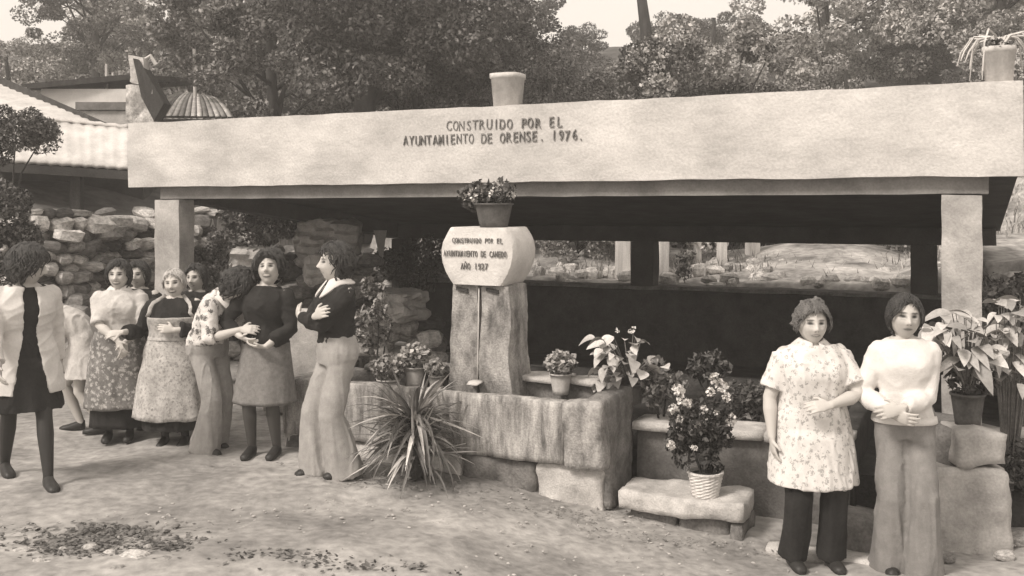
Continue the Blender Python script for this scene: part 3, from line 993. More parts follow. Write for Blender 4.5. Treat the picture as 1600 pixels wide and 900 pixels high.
bush_px('leafy_shrub', 'leafy shrub just right of the person with crossed arms', [(566, 480, 606, 545), (570, 440, 600, 500)], 8.0, 1500, .05, M_leafl, seed=5, base=-.05)
bush_px('shade_plant', 'dim low plant in the shade behind the bench plant', [(1085, 555, 1135, 590)], 8.6, 500, .06, M_leafd, seed=6, base=.1)  # dark leaf colour stands in for the dimness under the roof
bush_px('shade_plant', 'dark low plant between the bench plant and the woman in the floral coat', [(1140, 605, 1195, 655)], 7.7, 900, .045, M_leafd, seed=7, base=.1)  # dark leaves hold the shade of this spot in their colour
bush_px('shade_plant', 'dark trailing plant under the broad leaves behind the fountain trough', [(1010, 575, 1060, 625)], 7.5, 700, .05, M_leafm, seed=8, base=.1)

# spiky plant in front of the trough
SP = thing('spiky_plant', 'spiky plant with long sword leaves in front of the fountain trough', 'plant', (-0.70, 7.12, gz(-.7, 7.12)))
def blade(L, W, droop, m, name='blade', n=8):
    vs = []; fs = []
    for i in range(n):
        t = i / (n - 1); w_ = W * .5 * (1 - t ** 2.2) * (.6 + .4 * min(1, t * 4)) + .0008
        ang = droop * t
        x = L * (math.sin(ang) / droop if droop > .01 else t); z = -L * ((1 - math.cos(ang)) / droop if droop > .01 else 0)
        vs += [(x, -w_, z + w_ * .5), (x, 0, z), (x, w_, z + w_ * .5)]
    for i in range(n - 1):
        a = i * 3; fs += [(a, a + 1, a + 4, a + 3), (a + 1, a + 2, a + 5, a + 4)]
    mb = MB(); mb.add(vs, fs); return mesh_from(name, mb, m, True)
BL = [blade(.5, .030, d, M_blade) for d in (.3, .7, 1.2, 1.6)]; BLL = [blade(.5, .032, d, M_bladel) for d in (.2, .6, 1.1)]
r = random.Random(9)
for i in range(235):
    el = math.radians(r.choice([r.uniform(55, 88), r.uniform(15, 60), r.uniform(-5, 30), r.uniform(-35, 10)])); az = r.uniform(0, 6.283)
    lite = r.random() < .3
    o = link('blade', r.choice(BLL if lite else BL), SP)
    h = r.uniform(.10, .48) if el > 0.2 else r.uniform(.2, .5)
    o.location = (0.03 * math.cos(az), .03 * math.sin(az), h)
    o.rotation_euler = (r.uniform(-.3, .3), -el, az)
    s = r.uniform(.7, 1.12) * (.97 if el < 1.0 else .9); o.scale = (s, s * 1.0, s)
mb = MB(); mb.tube([(0, 0, -.05), (0.01, 0, .25), (0, .01, .5)], [.07, .055, .03], seg=10); rough_up(mb, .006, 6, 3); part('stem', mb, M_bark, SP, True)

# right-hand planting
c = P(1512, 664, 6.62)
root = flowerpot('tall_pot_plant', 'dark pot with big pointed leaves on the stacked stones at the right', (c.x, c.y, PB.location.z + .742), .105, .20, M_potd)
rl = root.location.copy()
broad_plant('', '', None, leaf_spots(rl, [(1465, 490, 1540, 530), (1480, 485, 1545, 545), (1450, 505, 1480, 525), (1500, 540, 1545, 575), (1485, 555, 1530, 585)], 85, 5, 6.5),
            (0, 0, .2), M_bigl, root=root, key='point', L=.19, W=.085, seed=3)
link('foliage', fast_mesh('foliage', leaf_cloud(500, .05, 31, [(-.05, 0, .3), (.03, 0, .38), (-.12, .05, .42), (.1, 0, .3)], .1), 4, M_leafd), root)
c = P(1575, 640, 6.9); c.z = gz(c.x, c.y)
broad_plant('garden_plant', 'tall garden plant with big pale leaves at the right edge', c, leaf_spots(c, [(1555, 465, 1605, 500), (1545, 510, 1600, 545), (1560, 495, 1620, 560), (1550, 555, 1610, 600)], 90, 8, 6.8), (0, 0, 0), M_bigl, seed=6, key='point2', L=.19, W=.10)
bush_px('dark_shrub', 'dark low shrub at the right edge behind the stacked stones', [(1562, 695, 1615, 770)], 6.9, 1500, .05, M_leafd, seed=12)
bush_px('garden_shrub', 'mid green shrub between the right post and the stone bank', [(1545, 430, 1620, 520), (1550, 500, 1600, 560)], 8.3, 2400, .06, M_leafm, seed=13)
mb = subdiv_box(-.35, .3, -.3, .3, 0, .62, .08, .03, 1.2, 150, .2)
o = link('garden_boulder', mesh_from('garden_boulder', mb, M_post, True), None, P(1585, 700, 7.4)); o.location.z = gz(o.location.x, o.location.y) - .05
tag(o, 'big smooth boulder at the right edge beside the dark pot', 'boulder')
for i, (px, py, Y, w_, lab) in enumerate([(1592, 795, 6.5, .16, 'pale stone on the ground at the right edge'), (1570, 830, 6.2, .09, 'small stone on the bright ground at the right corner'), (1480, 880, 6.15, .07, 'small dark stone beside the flared trousers at the right')]):
    o = link('loose_stone', R.choice(STV), None, P(px, py, Y)); o.location.z = gz(o.location.x, o.location.y) + .02
    o.scale = (w_ * 1.4, w_, w_ * .7); tag(o, lab, 'stone')
# leaf tip poking in front of the rear post
# ------------------------------------------------------------------ rear bank seen through the washhouse
r = random.Random(21)
def on_bank(x, y): return gz(x, y)
ROW = thing('stone_edging', 'row of pale loose stones along the bank top behind the rear wall', 'stones', l2w(-6.2, 5.9, .9), -TH)
for i in range(130):
    x = (i * .135 if i < 46 else r.uniform(0, 6.4)) + r.uniform(-.05, .05); y = r.uniform(-.5, .3) if i < 46 else r.uniform(.3, 3.6)
    wv = l2w(-6.2 + x, 5.9 + y)
    o = link('stone', r.choice(STV), ROW); o.location = (x, y, on_bank(wv.x, wv.y) - .9 + .03)
    o.scale = (r.uniform(.12, .3), .2, r.uniform(.1, .22)); o.rotation_euler = (0, r.uniform(-.2, .2), r.uniform(-.5, .5))
bank_things = [('white_post', px, Y) for px, Y in ((973, 14.6), (1036, 14.2), (1128, 15.2), (1090, 15.5), (1176, 15.8), (990, 15.5))]
for i, (nm, px, Y) in enumerate(bank_things):
    x = (px - 800) / F * Y; z = gz(x, Y)
    wd = (.10, .075, .06, .05, .09, .05)[i]
    mb = MB(); mb.box(-wd, wd, -wd, wd, -.1, 1.5, .012); rough_up(mb, .006, 2, i)
    o = link('white_post', mesh_from('white_post', mb, M_wood), None, (x, Y, z)); o.rotation_euler[2] = .1 * i
    tag(o, ['broad white post seen through the rear opening left of the middle rear post', 'white post seen close to the right of the middle rear post', 'thin white post, third to the right of the middle rear post', 'thin white post, second to the right of the middle rear post', 'white post farthest to the right in the rear opening', 'thin white post just behind the broad one in the rear opening'][i], 'post')
for i, (px, Y, s_) in enumerate([(985, 13.4, 1.2), (925, 13.6, .5), (945, 13.5, .45), (1062, 13.2, .7), (1100, 13, .9), (1135, 13, .5), (1160, 12.8, .55), (1215, 12.7, .5), (1300, 12.5, .5), (1350, 12.3, .6), (1400, 12.2, .6), (1070, 14, 1.0)]):
    x = (px - 800) / F * Y; z = gz(x, Y)
    blobs = [(r.uniform(-.08, .08), r.uniform(-.08, .08), r.uniform(.08, .36) * s_, .1 * s_) for k in range(7)]
    bush('bank_plant', ['tall dark plant left of the middle rear post', 'first small dark plant at the left of the rear opening', 'second small dark plant at the left of the rear opening', 'small dark plant just right of the middle rear post', 'bushy dark plant among the pale stones right of the middle rear post', 'low dark tuft under the thin white posts', 'dark tuft below the farthest white post', 'dark tuft behind the head of the woman in the floral coat', 'low plant in the rear opening between the two women', 'low plant in the rear opening left of the sweater woman\'s head', 'low plant by the right rear post', 'dark plant behind the white post right of the middle rear post'][i], (x, Y, z), blobs, 260, .05, M_leafd, 'plant', None, 60 + i, .006)
# grass and weeds on the bank: stuff
def grass_patch(name, n, fx_, size, m, seed, h=(.05, .14)):
    g = np.random.default_rng(seed)
    pts = fx_(g, n)
    z = GZ(pts[:, 0], pts[:, 1])
    p = np.stack([pts[:, 0], pts[:, 1], z - .01], 1)
    az = g.uniform(0, 6.28, n); hh_ = g.uniform(h[0], h[1], n)
    d = np.stack([np.cos(az), np.sin(az), 0 * az], 1); w_ = np.stack([-np.sin(az), np.cos(az), 0 * az], 1) * size
    tip = p + d * (hh_ * .5)[:, None] + np.array([0, 0, 1]) * hh_[:, None]
    mid = p + d * (hh_ * .12)[:, None] + np.array([0, 0, 1]) * (hh_ * .55)[:, None]
    v = np.stack([p - w_, p + w_, mid + w_ * .7, mid - w_ * .7], 1).reshape(-1, 3)
    v2 = np.stack([mid - w_ * .7, mid + w_ * .7, tip, tip - w_ * .05], 1).reshape(-1, 3)
    o = link(name, fast_mesh(name, np.concatenate([v, v2]), 4, m)); tag(o, kind='stuff')
    return o
def reg_bank(g, n):
    x = g.uniform(-11, 8, n); y = g.uniform(5.7, 16, n) + np.abs(g.normal(0, 2, n))
    return np.stack([PX + x * ca + y * sa, PY - x * sa + y * ca], 1)
tag(grass_patch('bank_grass', 26000, reg_bank, .012, M_leafl, 3, (.06, .25)), 'rough pale grass covering the bank behind the wash house', 'grass')

# ------------------------------------------------------------------ foreground litter
g = np.random.default_rng(12)
n = 260
def pebble_mesh(name, pts, smin, smax, m, seed):
    g = np.random.default_rng(seed); mb = MB()
    for (x, y) in pts:
        s = g.uniform(smin, smax); z = gz(x, y)
        mb.ell((x, y, z + s * .12), (s * g.uniform(.6, 1.2), s * g.uniform(.6, 1), s * .42), Matrix.Rotation(g.uniform(0, 6), 3, 'Z'), nu=7, nv=4)
    rough_up(mb, smin * .15, 30, seed)
    o = link(name, mesh_from(name, mb, m, False)); return tag(o, kind='stuff')
clod = [(x_ + g.normal(0, sx_), y_ + g.normal(0, sy_)) for (x_, y_, sx_, sy_, n_) in [(-2.37, 5.66, .3, .10, 150), (-2.5, 5.5, .2, .08, 80), (-1.9, 5.5, .2, .1, 100), (-1.3, 5.45, .22, .06, 80), (-2.4, 5.9, .3, .06, 60)] for i in range(n_)]
tag(pebble_mesh('soil_clods', clod, .008, .030, M_wallst, 14), 'dark clods of earth and grit in the front left of the yard', 'soil')
pts = [(g.normal(-3.5 + 1.5, 1.2), g.uniform(4.6, 7.5)) for i in range(260)] + [(g.uniform(-4, 3.6), g.uniform(4.6, 7)) for i in range(900)]
tag(pebble_mesh('pebbles', pts, .004, .016, M_post, 4), 'small grey pebbles scattered over the dirt yard', 'pebbles')
def reg_lit(g, n):
    return np.stack([g.normal(0, 1, n), g.normal(0, 1, n)], 1)
def litter(name, label, spots, n, size, m, seed):
    g = np.random.default_rng(seed); vs = []
    for (cx, cy, sx, sy, k) in spots:
        m_ = int(n * k)
        x = cx + g.normal(0, sx, m_); y = cy + g.normal(0, sy, m_)
        z = GZ(x, y) + g.uniform(.004, .03, m_)
        p = np.stack([x, y, z], 1); az = g.uniform(0, 6.28, m_); s = size * g.uniform(.5, 1.4, m_)
        a = np.stack([np.cos(az), np.sin(az), g.uniform(-.3, .5, m_)], 1) * s[:, None]
        b = np.stack([-np.sin(az), np.cos(az), g.uniform(-.4, .4, m_)], 1) * (s * .6)[:, None]
        vs.append(np.stack([p - a, p + b, p + a, p - b], 1).reshape(-1, 3))
    o = link(name, fast_mesh(name, np.concatenate(vs), 4, m)); return tag(o, label, 'leaf litter', kind='stuff')
sp_ = [((px - 800) / F * Y, Y, sx, sy, k) for (px, py, Y, sx, sy, k) in [(150, 850, 5.66, .34, .10, .28), (80, 868, 5.5, .2, .08, .15), (260, 862, 5.52, .2, .1, .2), (430, 870, 5.45, .2, .05, .15), (160, 825, 5.9, .25, .06, .12), (560, 880, 5.35, .3, .05, .1)]]
litter('dark_leaf_litter', 'dark damp leaf litter in the front left of the yard', sp_, 900, .015, mat('damp_leaf', .085, .4, 20, bump=0, island=.6), 5)
litter('dry_leaf_litter', 'pale dry leaves scattered in the front left of the yard', sp_, 420, .02, M_big, 6)
sp2 = [((px - 800) / F * Y, Y, sx, sy, k) for (px, Y, sx, sy, k) in [(640, 7.0, .35, .1, .35), (560, 7.35, .3, .06, .2), (900, 6.7, .3, .08, .2), (1040, 6.35, .3, .06, .15), (1250, 6.3, .3, .06, .1), (700, 7.1, .3, .06, .2)]]
litter('fallen_leaves', 'small fallen leaves on the dirt along the fountain foot', sp2, 900, .012, M_dkgranite, 7)
for i, (px, py, w_, h_) in enumerate([(32, 856, 34, 10), (140, 851, 24, 9), (172, 858, 22, 8), (210, 865, 46, 13), (75, 875, 18, 8), (258, 868, 28, 8), (185, 884, 26, 12), (100, 852, 16, 8), (60, 872, 22, 8), (230, 850, 14, 8), (285, 866, 18, 7)]):
    Y = F * 1.87 / (py - HORIZ); s = F / Y
    o = link('yard_stone', R.choice(STV), None, P(px, py, Y)); o.location.z = gz(o.location.x, o.location.y) + .008
    o.scale = (w_ / s, w_ / s * .7, h_ / s * 1.2); o.rotation_euler[2] = R.uniform(-.4, .4)
    tag(o, 'pale flat stone lying among the damp leaves in the front left of the yard', 'stone', 'flat stones lying in the leaf litter')

# ------------------------------------------------------------------ neighbouring buildings, upper left
HB = thing('shed', 'low shed with a broad whitewashed sloping roof at the left edge', 'shed', P(60, 252, 11.4))
hl = HB.location.copy()
def quad_slab(pts, th):
    mb = MB(); pts = [Vector(p) for p in pts]
    nrm = (pts[1] - pts[0]).cross(pts[2] - pts[0]).normalized()
    lo = [p - nrm * th for p in pts]; n = len(pts)
    mb.add([tuple(p) for p in pts + lo], [tuple(range(n)), tuple(range(2 * n - 1, n - 1, -1))] + [(i, i + n, (i + 1) % n + n, (i + 1) % n) for i in range(n)])
    return mb
# roof in three overlapping sheets, eave near, ridge far
e0 = P(-160, 236, 11.2); e1 = P(203, 260, 11.9)
r0 = P(-160, 92, 15.5); r1 = P(20, 127, 15.3); r2 = P(190, 208, 13.1)
def lerp(a, b, t): return a + (b - a) * t
m0 = P(-160, 165, 13.2); m1 = P(205, 199, 13.0)
def noisy_slab(a, b, c, d, nu, nv, th, seed):
    """bilinear sheet a-b (eave) d-c (top) as weathered slab"""
    pts = []
    for j in range(nv):
        for i in range(nu):
            u, v = i / (nu - 1), j / (nv - 1)
            pts.append(tuple(lerp(lerp(a, b, u), lerp(d, c, u), v)))
    pts = np.array(pts); pts[:, 2] += wn(pts, .5, seed) * .008 + .010 * np.sin(np.arange(len(pts)) % nu * 2.1)
    low = pts.copy(); low[:, 2] -= th
    mb = MB(); N_ = nu * nv
    fs = []
    for j in range(nv - 1):
        for i in range(nu - 1):
            q = j * nu + i; fs.append((q, q + 1, q + nu + 1, q + nu)); fs.append((N_ + q, N_ + q + nu, N_ + q + nu + 1, N_ + q + 1))
    for i in range(nu - 1):
        fs.append((i, N_ + i, N_ + i + 1, i + 1)); q = (nv - 1) * nu + i; fs.append((q, q + 1, N_ + q + 1, N_ + q))
    for j in range(nv - 1):
        q = j * nu; fs.append((q, q + nu, N_ + q + nu, N_ + q)); q += nu - 1; fs.append((q, N_ + q, N_ + q + nu, q + nu))
    mb.add(np.concatenate([pts, low]) - np.array(hl), fs); return mb
part('roof_sheet', noisy_slab(e0, e1, m1, m0, 60, 8, .05, 3), M_roof, HB, True)
part('roof_sheet', noisy_slab(m0 + Vector((0, -.05, .03)), m1 + Vector((0, -.05, .03)), r2, r1, 50, 8, .05, 4), M_roof, HB, True)
part('ridge_board', quad_slab([r1 + Vector((-.3, 0, .12)) - hl, r2 + Vector((0, 0, .05)) - hl, r2 + Vector((0, -.02, -.06)) - hl, r1 + Vector((-.3, -.02, 0)) - hl], .06), M_bark, HB)
part('dark_eave_strip', quad_slab([e0 + Vector((0, .02, -.06)) - hl, e1 + Vector((0, .02, -.06)) - hl, e1 + Vector((0, .02, -.16)) - hl, e0 + Vector((0, .02, -.16)) - hl], .05), M_dark, HB)
b0 = P(-200, 300, 13.5); b1 = P(215, 300, 13.6)
mb = MB(); mb.box(b0.x - hl.x, b1.x - hl.x + .3, 13.0 - hl.y, 14.6 - hl.y, 1.2 - hl.z, 2.9 - hl.z); part('wall', mb, M_dark, HB)  # near-black wall holds the shade under the eave in its colour
for px in (-120, 120):
    q = P(px, 300, 11.9) - hl; mb = MB(); mb.box(q.x - .06, q.x + .06, q.y - .06, q.y + .06, 1.5 - hl.z, 2.44 - hl.z); part('post', mb, M_bark, HB)

H2 = thing('stone_house', 'small pale walled house with a flat tiled roof behind the shed', 'house', P(140, 200, 17))
h2 = H2.location.copy()
a = P(55, 137, 17) - h2; b = P(208, 122, 17.2) - h2; c2 = P(232, 190, 17.2) - h2; d = P(80, 200, 17) - h2
mb = MB(); mb.box(a.x + .1, b.x - .05, 0, 3.5, -1.5, a.z - .02); part('wall', mb, mat('limewashed_wall', .62, .12, 3, bump=.2), H2)
part('roof', quad_slab([a + Vector((-.25, -.25, .02)), b + Vector((.1, -.25, .04)), b + Vector((.1, 4, .5)), a + Vector((-.25, 4, .5))], .09), M_bark, H2)
mb = MB(); mb.box(b.x - .55, b.x - .35, -.06, .05, -.55, -.1); part('window', mb, M_shadestone, H2)
mb = MB(); q = P(190, 158, 16.6) - h2; mb.box(q.x - .75, q.x + .5, -.45, -.2, q.z - .15, q.z - .02); part('lean_to_roof', mb, M_wallst, H2)
mb = MB(); mb.box(q.x - .7, q.x + .5, -.4, -.02, q.z - 1.2, q.z - .16); part('lean_to_wall', mb, M_post, H2)
mb = MB(); q = P(163, 112, 17.5) - h2; mb.tube([(q.x, .6, q.z - .35), (q.x, .6, q.z + .15)], .03, seg=6); part('flue', mb, M_pot, H2)

ST = thing('chimney_stack', 'ruined pale chimney stack with a slanting dark cowl left of the fascia end', 'chimney', P(222, 185, 14.0))
sl = ST.location.copy()
part('stack', subdiv_box(-.17, .2, -.15, .2, -1.2, .45, .1, .02, 2, 7, .02), M_rubble, ST)
part('cap', subdiv_box(-.14, .06, -.15, .15, .46, .85, .08, .02, 2, 8, .03), M_granite, ST)
mb = MB(); mb.add([(-.06, -.18, .82), (.02, -.18, .80), (.36, -.15, .20), (.22, -.15, -.05), (.05, -.16, .28), (-.06, .12, .82), (.02, .12, .80), (.36, .14, .20), (.22, .14, -.05), (.05, .14, .28)],
                  [(0, 4, 3, 2, 1), (5, 6, 7, 8, 9), (0, 1, 6, 5), (1, 2, 7, 6), (2, 3, 8, 7), (3, 4, 9, 8), (4, 0, 5, 9)])
part('cowl', mb, M_bark, ST)
mb = MB(); mb.tube([(.0, 0, .8), (.12, 0, .88), (.2, 0, .75)], .03, seg=6); part('bracket', mb, M_pot, ST)

# low hipped pavilion with striped roof
H3 = thing('hipped_roof_hut', 'small hut with a low rounded roof of dark and pale stripes behind the fascia end', 'hut', P(300, 186, 17.5))
h3 = H3.location.copy()
s = F / 17.5
def q3(px, py, dy): v = P(px, py, 17.5) - h3; return Vector((v.x, dy, v.z))
apex = [q3(238, 127, 1.4), q3(284, 132, 1.6)]
base = [q3(236, 182, -.2), q3(370, 184, -.2), q3(372, 184, 3), q3(236, 182, 3)]
ns = 14
edge = [lerp(base[0], base[1], i / ns) for i in range(ns + 1)]
mbs = {0: MB(), 1: MB()}
for i in range(ns):
    strip = []
    for e in (edge[i] + Vector((.012, 0, 0)), edge[i + 1]):
        t = (edge.index(e) if e in edge else i) / ns
        top = lerp(apex[0], apex[1], t)
        pts = []
        for k in range(7):
            u = k / 6
            p = lerp(e, top, u); p.z += .11 * math.sin(math.pi * u) * (.5 + .3 * t)
            pts.append(p)
        strip.append(pts)
    vs = [tuple(p) for p in strip[0] + strip[1]] + [tuple(p - Vector((0, 0, .05))) for p in strip[0] + strip[1]]
    fs = [(k, k + 7, k + 8, k + 1) for k in range(6)] + [(14 + k, 14 + k + 1, 14 + k + 8, 14 + k + 7) for k in range(6)]
    fs += [(k, k + 1, k + 15, k + 14) for k in range(6)] + [(7 + k, 21 + k, 22 + k, 8 + k) for k in range(6)]
    mb = MB(); mb.add(vs, fs)
    part('roof_panel', mb, M_wallst if i in (2, 5, 9) else M_tile, H3, True)
mb = MB(); mb.box(edge[0].x + .1, edge[-1].x - .1, 0, 2.5, -2, -.12); part('wall', mb, M_dark, H3)
mb = MB(); mb.box(edge[0].x, edge[-1].x, -.16, -.05, -.09, -.02); part('dark_eave_strip', mb, M_dark, H3)  # dark strip drawn for the shadow line under the eave

o_p = P(305, 190, 18.5)
mb = MB(); mb.tube([(0, 0, -1.5), (0.0, 0, 0.5), (-.02, 0, 1.35)], [.04, .035, .03], seg=8)
o = link('pole', mesh_from('pole', mb, M_wood, True), None, o_p); tag(o, 'thin pale pole rising behind the striped hut roof', 'pole')

# whitewashed wall piece seen far through the left side opening, under the fascia
o = link('white_wall', mesh_from('white_wall', subdiv_box(-.34, .3, -.08, .08, -.5, .26, .1, .02, 2, 161, .03), M_roof), None, P(337, 335, 14.3))
tag(o, 'patch of whitewashed wall glimpsed high beside the left post', 'wall')
mb = MB(); mb.tube([P(368, 318, 12.8), P(372, 335, 12.8), P(392, 350, 12.8), P(415, 362, 12.6)], [.022, .02, .018, .012], seg=6)
o = link('bare_branch', mesh_from('bare_branch', mb, M_granite, True)); tag(o, 'bare pale branch hanging under the side beam near the left post', 'branch')
mb = MB(); q = P(594, 360, 13.0); mb.add([(-.085, 0, .0), (.08, 0, 0), (.015, 0, -.46), (-.085, .05, 0), (.08, .05, 0), (.015, .05, -.46)], [(0, 2, 1), (3, 4, 5), (0, 1, 4, 3), (1, 2, 5, 4), (2, 0, 3, 5)])
o = link('hanging_cloth', mesh_from('hanging_cloth', mb, M_roof), None, q); tag(o, 'narrow pointed white cloth hanging behind the left rear post', 'cloth')

# wire fence at the right
WF = thing('wire_fence', 'chain link fence on the stone bank right of the wash house', 'fence', l2w(0.35, 3.6, 1.2), -TH + .0)
for i in range(4):
    mb = MB(); mb.tube([(i * 1.0, 0, -.1), (i * 1.0, 0, 1.15)], .022, seg=8); part('post', mb, M_wood, WF, True)
mb = MB(); S = .075
for k in range(-16, 42):
    for sgn in (1, -1):
        # diagonal wire clipped to 0..3 x 0..1.1
        x0 = k * S; pts = []
        a0, a1 = (0, 1.1)
        xa_, xb_ = x0, x0 + sgn * 1.1
        t0, t1 = 0.0, 1.0
        def clip(t0, t1, p, q):
            if abs(q - p) < 1e-9: return t0, t1
            ta, tb = (0 - p) / (q - p), (3 - p) / (q - p)
            if ta > tb: ta, tb = tb, ta
            return max(t0, ta), min(t1, tb)
        t0, t1 = clip(t0, t1, xa_, xb_)
        if t1 - t0 > .02:
            f = lambda t: (xa_ + (xb_ - xa_) * t, 0.004 * sgn, a0 + (a1 - a0) * t)
            mb.tube([f(t0), f(t1)], .0022, seg=3, caps=False)
for z in (0.02, 1.1):
    mb.tube([(0, 0, z), (3, 0, z)], .004, seg=4)
o = part('wire_mesh', mb, M_wire, WF); tag(o, kind='stuff')
o = link('coping_slab', mesh_from('coping_slab', subdiv_box(0, 3.4, -.2, .15, 0, .07, .12, .01, 2, 170, .02), M_granite, True), None, l2w(.18, 3.3, 1.235), (0, 0, -TH + .12))
tag(o, 'pale flat slab capping the stone bank under the wire fence', 'slab')

# ------------------------------------------------------------------ trees and shrubs on the hillside
def crown_blobs(r, n, rx, ry, rz, cz, rb):
    out = []
    for i in range(n):
        while True:
            p = (r.uniform(-1, 1), r.uniform(-1, 1), r.uniform(-1, 1)); d = math.sqrt(sum(q * q for q in p))
            if .25 < d < 1: break
        out.append((p[0] * rx, p[1] * ry, cz + p[2] * rz, rb * r.uniform(.6, 1.25)))
    return out


def getv_(me):
    v = np.zeros(len(me.vertices) * 3); me.vertices.foreach_get('co', v); return v.reshape(-1, 3)


def tree_proto(name, seed, H, tr, crown, nleaf, leaf, m, nb=34, rb=.55, gap=True):
    r = random.Random(seed)
    rx, ry, rz, cz = crown
    blobs = crown_blobs(r, nb, rx, ry, rz, cz, rb)
    v = leaf_cloud(nleaf, leaf, seed, [b[:3] for b in blobs], np.repeat(np.array([b[3] for b in blobs])[:, None], 3, 1) * np.array([1, 1, .7]), aspect=.6)
    crown_me = fast_mesh('crown', v, 4, m)
    mb = MB()
    pts = [(0, 0, -.4), (r.uniform(-.08, .08), 0, H * .25), (r.uniform(-.15, .15), 0, H * .55), (r.uniform(-.3, .3), 0, H * .95)]
    mb.tube(pts, [tr * 1.3, tr, tr * .8, tr * .25], seg=10); rough_up(mb, tr * .08, 3, seed)
    tm = mesh_from('trunk', mb, M_bark, True)
    mb = MB()
    for b in blobs[:14]:
        z0 = r.uniform(H * .2, H * .75); t = Vector(b[:3]); s0 = Vector((0, 0, min(z0, t.z - .1)))
        mb.tube([s0, s0.lerp(t, .5) + Vector((0, 0, .15)), t], [tr * .4, tr * .22, tr * .06], seg=6)
    lm = mesh_from('limb', mb, M_bark, True)
    return crown_me, tm, lm


def plant_tree(name, protos, label, cat, x, y, s=1.0, rz=0, group=None, sz=None):
    root = thing(name, label, cat, (x, y, gz(x, y) - .05), rz, group)
    for nm, me in zip(('crown', 'trunk', 'limb'), protos):
        if protos is T4 and nm == 'limb': continue
        o = link(nm, me, root)
    root.scale = (s, s, sz or s)
    return root


T1 = tree_proto('tree', 1, 5.6, .19, (2.9, 2.2, 1.9, 3.9), 42000, .075, M_leafd, 60, .55)
T4 = tree_proto('tree', 8, 6.5, .17, (2.0, 1.8, 2.1, 3.2), 24000, .075, M_leafd, 40, .5)
for me_ in T4[:1]:
    v_ = getv_(me_); v_[:, 0] += .8; v_[:, 2] -= .9; me_.vertices.foreach_set('co', v_.ravel())
T2 = tree_proto('tree', 2, 4.8, .12, (2.3, 2.0, 1.8, 3.0), 30000, .07, M_leafm, 50, .45)
T3 = tree_proto('tree', 3, 3.2, .08, (1.6, 1.4, 1.3, 1.7), 15000, .065, M_hazeleaf, 36, .36)
T5 = tree_proto('tree', 18, 4.8, .12, (2.3, 2.0, 1.8, 3.0), 22000, .075, M_leafl, 56, .36)
S1 = tree_proto('shrub', 4, 1.3, .04, (1.1, 1.0, .6, .65), 9000, .062, M_leafm, 24, .3)
S2 = tree_proto('shrub', 5, 1.2, .04, (1.0, .9, .55, .6), 8000, .062, M_hazeleaf, 24, .28)
S3 = tree_proto('shrub', 6, 1.4, .04, (1.1, 1.0, .65, .7), 9000, .062, M_leafd, 24, .3)


def px2x(px, Y): return (px - 800) / F * Y
trees = [
    ('broad_tree', T1, 'big dark tree with a thick trunk behind the fascia left of the roof planter', 566, 16.2, 1.0, 0, None),
    ('broad_tree', T4, 'dark tree whose trunk meets the sky gap right of the roof planter', 1005, 18.5, 1.0, 0.0, None),
    ('broad_tree', T1, 'dark leafy tree directly behind the roof planter', 700, 19, .80, 4.0, None),
    ('leafy_tree', T5, 'dense tree left of the thick trunk, over the striped hut', 430, 19.5, 1.05, 1.0, None),
    ('leafy_tree', T2, 'mid green tree filling the gap left of the roof planter', 655, 17.3, .9, 3.0, None),
    ('leafy_tree', T2, 'rounded tree low behind the fascia right of the roof planter', 860, 17.0, .72, 5.0, None),
    ('leafy_tree', T5, 'dense tree right of the sky gap', 1120, 18, .95, .5, None),
    ('leafy_tree', T5, 'tree behind the pole and hut at the upper left', 330, 25, 1.25, 2.5, None),
    ('pale_tree', T3, 'pale loose tree right of centre on the slope', 1215, 18.5, .95, .3, None),
    ('pale_tree', T3, 'pale loose tree on the slope behind the right half of the fascia', 1330, 19.5, .95, 2.3, None),
    ('leafy_tree', T5, 'tree on the slope above the small house', 150, 27, .95, 1.7, None),
    ('pale_tree', T3, 'tall pale tree high on the slope left of the right roof planter', 1440, 26, 1.5, 1.3, None),
    ('pale_tree', T3, 'tall pale tree high on the slope above the right half of the fascia', 1290, 27, 1.6, 4.3, None),
    ('pale_tree', T3, 'pale tree at the right edge behind the roof planter', 1570, 24, 1.4, 5.3, None),
    ('pale_tree', T3, 'pale tree at the far left above the shed ridge', 20, 19.5, 1.0, 2.9, None),
]
for nm, pr, lab, px, Y, s, rz, gp in trees:
    plant_tree(nm, pr, lab, 'tree', px2x(px, Y), Y, s, rz, gp)
r = random.Random(44)
k = 0
for row, (Y, step) in enumerate(((17.0, 1.5), (19.5, 1.6), (22.5, 1.8), (26, 2.0), (30, 2.3), (34.5, 2.6), (39.5, 3.0))):
    x = -0.62 * Y
    while x < 0.62 * Y:
        xx = x + r.uniform(-.4, .4); yy = Y + r.uniform(-1, 1)
        rt = px = 800 + xx / yy * F
        pal = px > 1120 or px < 330
        if row == 0 and px < 370:
            x += step; continue
        pr = r.choice([S2, S2, S2, S1] if pal else [S1, S3, S3, S2])
        sc = r.uniform(.8, 1.25) * (1.0 if row < 3 else 1.3) * (1.15 if row >= 5 else 1)
        if (px < 130 and row >= 5) or (px > 1300 and row >= 6):
            x += step; continue
        if 870 < px < 1000: sc *= .55
        plant_tree('hillside_shrub', pr, 'bushy shrub growing on the wooded hillside behind the buildings', 'shrub', xx, yy, sc, r.uniform(0, 6), 'shrubs on the hillside')
        x += step * r.uniform(.8, 1.2)
